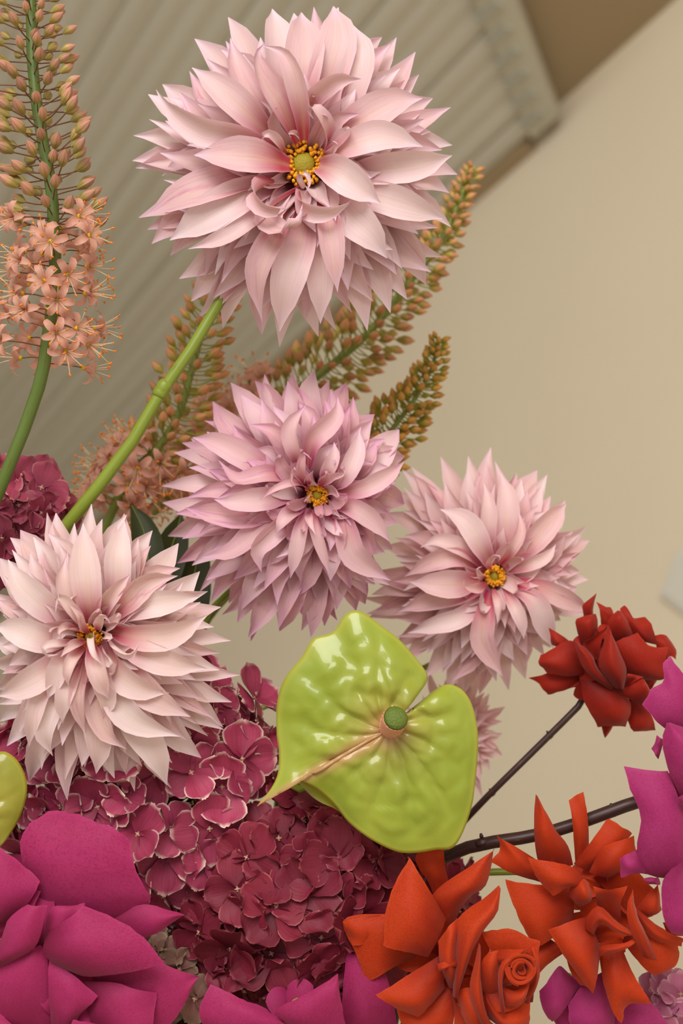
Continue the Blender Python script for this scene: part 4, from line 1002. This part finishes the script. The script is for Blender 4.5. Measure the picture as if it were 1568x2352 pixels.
def anthurium(label, center, outline, z, tip_i, mat, stem, veins, spadix=True, nth=150, nr=36, amp=1.0, seed=3):
    cx, cy = center; k = K(z)
    root = thing('anthurium', label, 'anthurium', cx, cy, z, 'green anthuriums')
    out = [Vector((x - cx, cy - y, 0)) for x, y in outline]
    pts = spl(out, nth); R = sum(p.length for p in pts) / len(pts)
    tipp = out[tip_i]; td = tipp.normalized()
    rows = []; uv = []; bl = []
    for j in range(nth + 1):
        q = pts[j]; row = []; ur = []
        th = math.atan2(q.y, q.x); f = j / nth
        for i in range(nr + 1):
            s = i / nr
            p = q * s
            lat = abs(td.x * p.y - td.y * p.x); al = p.dot(td)
            zz = -26 * s ** 3
            # main veins run out from the centre: the blade swells between them
            vf = abs(math.sin(PI * veins * f + 2.6 * math.sin(s * 1.7)))
            zz += amp * 15 * (vf ** .8) * math.sin(PI * min(1, s * 1.02)) ** .9 * (.75 + .5 * noise.noise(Vector((p.x * .008, p.y * .008, seed))))
            # smaller quilting between the side veins
            zz += amp * 5 * (1 - abs(noise.noise(Vector((p.x * .022, p.y * .022, seed + 4)))) * 2.2) * math.sin(PI * s)
            vd = noise.voronoi(Vector((p.x * .016 + .4 * noise.noise(p * .01), p.y * .016, seed * .7)))[0]
            zz += amp * 17 * min(.45, vd[1] - vd[0]) * math.sin(PI * min(1, s * 1.05)) ** .6
            zz += amp * 20 * noise.noise(Vector((p.x * .0055, p.y * .0055, seed + 9))) * s
            if al > 0: zz -= amp * 6 * math.exp(-(lat / 7) ** 2) * math.sin(PI * min(1, s)) ; zz += 22 * math.exp(-(lat / 40) ** 2) * s ** 4
            row.append(Vector((p.x, p.y, zz))); ur.append((f, s))
            pk = 0.0
            if al > -10: pk = math.exp(-(lat / (9 + 22 * (1 - s))) ** 2) * (.85 if al > 0 else .4)
            pk = max(pk, .95 * math.exp(-(p.length / 50) ** 2), .35 * math.exp(-(p.length / 90) ** 2))
            bl.append(min(1, pk * .85))
        rows.append(row); uv.append(ur)
    mb = MB().grid(rows, uv)
    o = mb.build('spathe', mat, root, True, k)
    at = o.data.attributes.new('blush', 'FLOAT', 'POINT'); at.data.foreach_set('value', bl)
    mod = o.modifiers.new('thickness', 'SOLIDIFY'); mod.thickness = 3.2 * k; mod.offset = -1
    inv = root.matrix_world.inverted()
    if spadix:
        sp = spl([Vector((4, 0, -6)), Vector((8, 12, 24)), Vector((14, 30, 56)), Vector((20, 42, 80))], 14)
        rr = [18, 20, 22, 24, 25, 26, 27, 27.5, 28, 28.5, 29, 29, 28.5, 25, 14]
        so = MB().tube(sp[:13], rr[:13], 18).build('spadix', M['spadix_pink'], root, True, k)
        tag(MB().tube(sp[12:], rr[12:], 18).build('spadix_tip', M['spadix_green'], so, True, k), 'green spadix tip')
        mbb = MB(); rnd = random.Random(3)
        for i in range(11):
            for a in range(20):
                p = sp[i]; an = 2 * PI * (a + .5 * (i % 2)) / 20
                mbb.ball(p + Vector((rr[i] * math.cos(an), rr[i] * math.sin(an), 0)), 2.2, 5, 4)
        tag(mbb.build('spadix_florets', M['spadix_pink'], so, True, k), kind='stuff')
    pts = spl([Vector((0, 0, -4)) * k] + [inv @ P(*q) for q in stem], 24)
    MB().tube(pts, 9 * k, 9).build('stem', M['stem_green'], root)
    return root
c6 = cr(560, 1380, 2.703)
oa = [(955,700),(975,640),(1060,580),(1140,520),(1140,460),(1060,350),(960,240),(840,150),(745,80),(680,65),(620,100),(580,170),(535,210),(430,240),(360,350),(250,490),(210,600),(197,700),(200,850),(215,950),(208,1080),(165,1170),(75,1282),(120,1250),(200,1185),(270,1130),(340,1112),(420,1150),(500,1220),(570,1290),(640,1380),(740,1460),(860,1530),(980,1575),(1100,1575),(1200,1560),(1290,1555),(1340,1500),(1390,1390),(1425,1270),(1440,1150),(1455,1000),(1460,850),(1445,740),(1420,650),(1380,580),(1330,540),(1270,525),(1200,555),(1120,620),(1030,690),(965,740)]
an = anthurium('glossy lime-green heart-shaped anthurium with pink midrib, in front of the burgundy hydrangea', c6(890, 800), [c6(*q) for q in oa], 90, 22, M['spathe'],
          [(860, 1690, 20), (760, 1775, -20), (700, 1812, -60), (652, 1796, -240), (638, 1830, -440), (620, 2150, -450), (680, 3000, -330)], 15)
# margin of the blade that rolls under, near the drawn-out tip
k9 = K(90); ccx, ccy = c6(890, 800)
g = lambda lst: [(c6(x, y)[0] - ccx, ccy - c6(x, y)[1]) for x, y in lst]
rows = coons(g([(290,1118),(340,1112),(420,1150),(500,1220),(570,1290),(630,1370)]), g([(300,1130),(350,1175),(420,1245),(480,1285),(560,1320),(632,1372)]), zb=-30, ze=-34, bulge=-12, lip=0, n=16, m=8, wave=0)
for i, r_ in enumerate(rows):
    for j, p in enumerate(r_): p.z -= 22 * (j / 8) ** 1.5
MB().grid(rows).build('rolled_margin', M['spathe_back'], an, True, k9)
oleft = [(-62,1850),(-50,1790),(-20,1740),(5,1730),(30,1745),(48,1775),(56,1810),(50,1850),(35,1890),(18,1920),(0,1945),(-30,1960),(-70,1980),(-120,1985),(-170,1960),(-190,1900),(-180,1830),(-150,1790),(-110,1790),(-75,1830)]
anthurium('olive-yellow anthurium leaning against the creamy dahlia and the big magenta rose', (-65, 1860), oleft, 95, 10, M['spathe_back'], [(-40, 2000, -60), (300, 2500, -250), (650, 3000, -330)], 11, spadix=False, nth=80, nr=20, amp=.6, seed=8)

# leaf scars and small buds along the twigs
for (rname, pts_) in (('scarlet rose', [(1262, 1690, -330, 13), (1130, 1822, -330, 12)]), ('magenta rose on', [(1107, 1936, -136, 21), (1405, 1866, -97, 20), (1330, 1889, -108, 19)])):
    ro = [o for o in bpy.data.objects if o.name.startswith('rose') and o.get('label', '').startswith(rname)][0]
    for (x, y, z_, r_) in pts_:
        p = ro.matrix_world.inverted() @ P(x, y, z_); kk = K(z_)
        q = MB().ball((0, 0, 0), r_ * .62, 10, 6, (1.5, 1, 1)); q.ball((2, r_ * .75, 2), r_ * .3, 6, 4, (.8, 1.3, .8))
        o = q.build('twig_node', M['twig'], ro, True, kk); o.location = p; o.rotation_euler = (0, 0, .75 if rname[0] == 's' else .25)

# ------------------------------------------------------------------ dark foliage deep inside, green stalk
def leaf(label, sp, W, z, name='leaf'):
    k = K(z); bx, by = sp[0][:2]
    root = thing(name, label, 'leaf', bx, by, z, 'dark leaves inside the bouquet')
    pts = [Vector((x - bx, by - y, zz)) for x, y, zz in sp]
    d = pts[-1] - pts[0]; s = Vector((-d.y, d.x, 0)).normalized()
    petal(pts, W, s, [(0, .5), (.5, .35), (1, .5)], k, 12, 6, WID2, 0, .3, .05, random.Random(int(bx))).build('blade', M['leaf_dark'], root, True, k)
    MB().tube([p + Vector((0, 0, 1)) for p in spl(pts, 12)], [2.5 - .15 * i for i in range(13)], 6).build('midrib', M['stem_green'], root, True, k)
leaf('dark green leaf between the creamy dahlia and the lilac-pink dahlia', [(330,1420,0),(370,1320,10),(400,1240,0),(415,1180,-10)], 46, -450)
leaf('olive leaf under the blurred foxtail lily blossoms', [(300,1400,0),(340,1300,10),(330,1220,0),(300,1160,-10)], 40, -385)
leaf('dark green leaf behind the lilac-pink dahlia', [(430,1480,0),(440,1380,10),(450,1300,0),(470,1240,-10)], 44, -480)
leaf('dark leaf in the gap between burgundy hydrangea and lower magenta rose', [(560,2420,0),(660,2360,10),(760,2280,0),(860,2220,-10)], 80, -410)
leaf('dark leaf in the gap beside the pale greenish hydrangea', [(430,2450,0),(470,2330,10),(520,2220,0),(540,2140,-10)], 80, -395)

# ------------------------------------------------------------------ vase and table that carry the bouquet, below the frame
vp = P(690, 3000, -340)
M['vase'] = mat_simple('vase_stoneware', rgb(196, 186, 168), 0.4, 0.1, 60)
M['table'] = mat_simple('table_oak', rgb(150, 112, 72), 0.5, 0.3, 12)
TB = 0.74
vr = thing('vase', 'wide pale stoneware vase holding all the stems on the table', 'vase', 690, 3000, -340)
vr.matrix_world = Matrix.Translation((vp.x, vp.y, TB))
H = vp.z - TB + 0.02
def lathe(prof, seg=32):
    return MB().grid([[(r * math.cos(2 * PI * j / seg), r * math.sin(2 * PI * j / seg), z) for j in range(seg)] for r, z in prof], None, True)
lathe([(.001, 0.004), (.06, 0.0), (.075, .006), (.10, H * .35), (.105, H * .6), (.085, H * .9), (.09, H), (.084, H), (.08, H * .9), (.098, H * .6), (.092, H * .35), (.06, .02), (.001, .02)]).build('body', M['vase'], vr)
tr = thing('table', 'round oak side table under the stoneware vase', 'table', 690, 3000, -340)
tr.matrix_world = Matrix.Translation((vp.x, vp.y, 0))
lathe([(.001, TB), (.30, TB), (.305, TB - .01), (.305, TB - .025), (.29, TB - .03), (.001, TB - .03)], 48).build('tabletop', M['table'], tr)
for i in range(3):
    a = i * 2 * PI / 3 + .4
    MB().tube([(.12 * math.cos(a), .12 * math.sin(a), TB - .03), (.24 * math.cos(a), .24 * math.sin(a), 0)], [.02, .014], 10).build('leg', M['table'], tr)
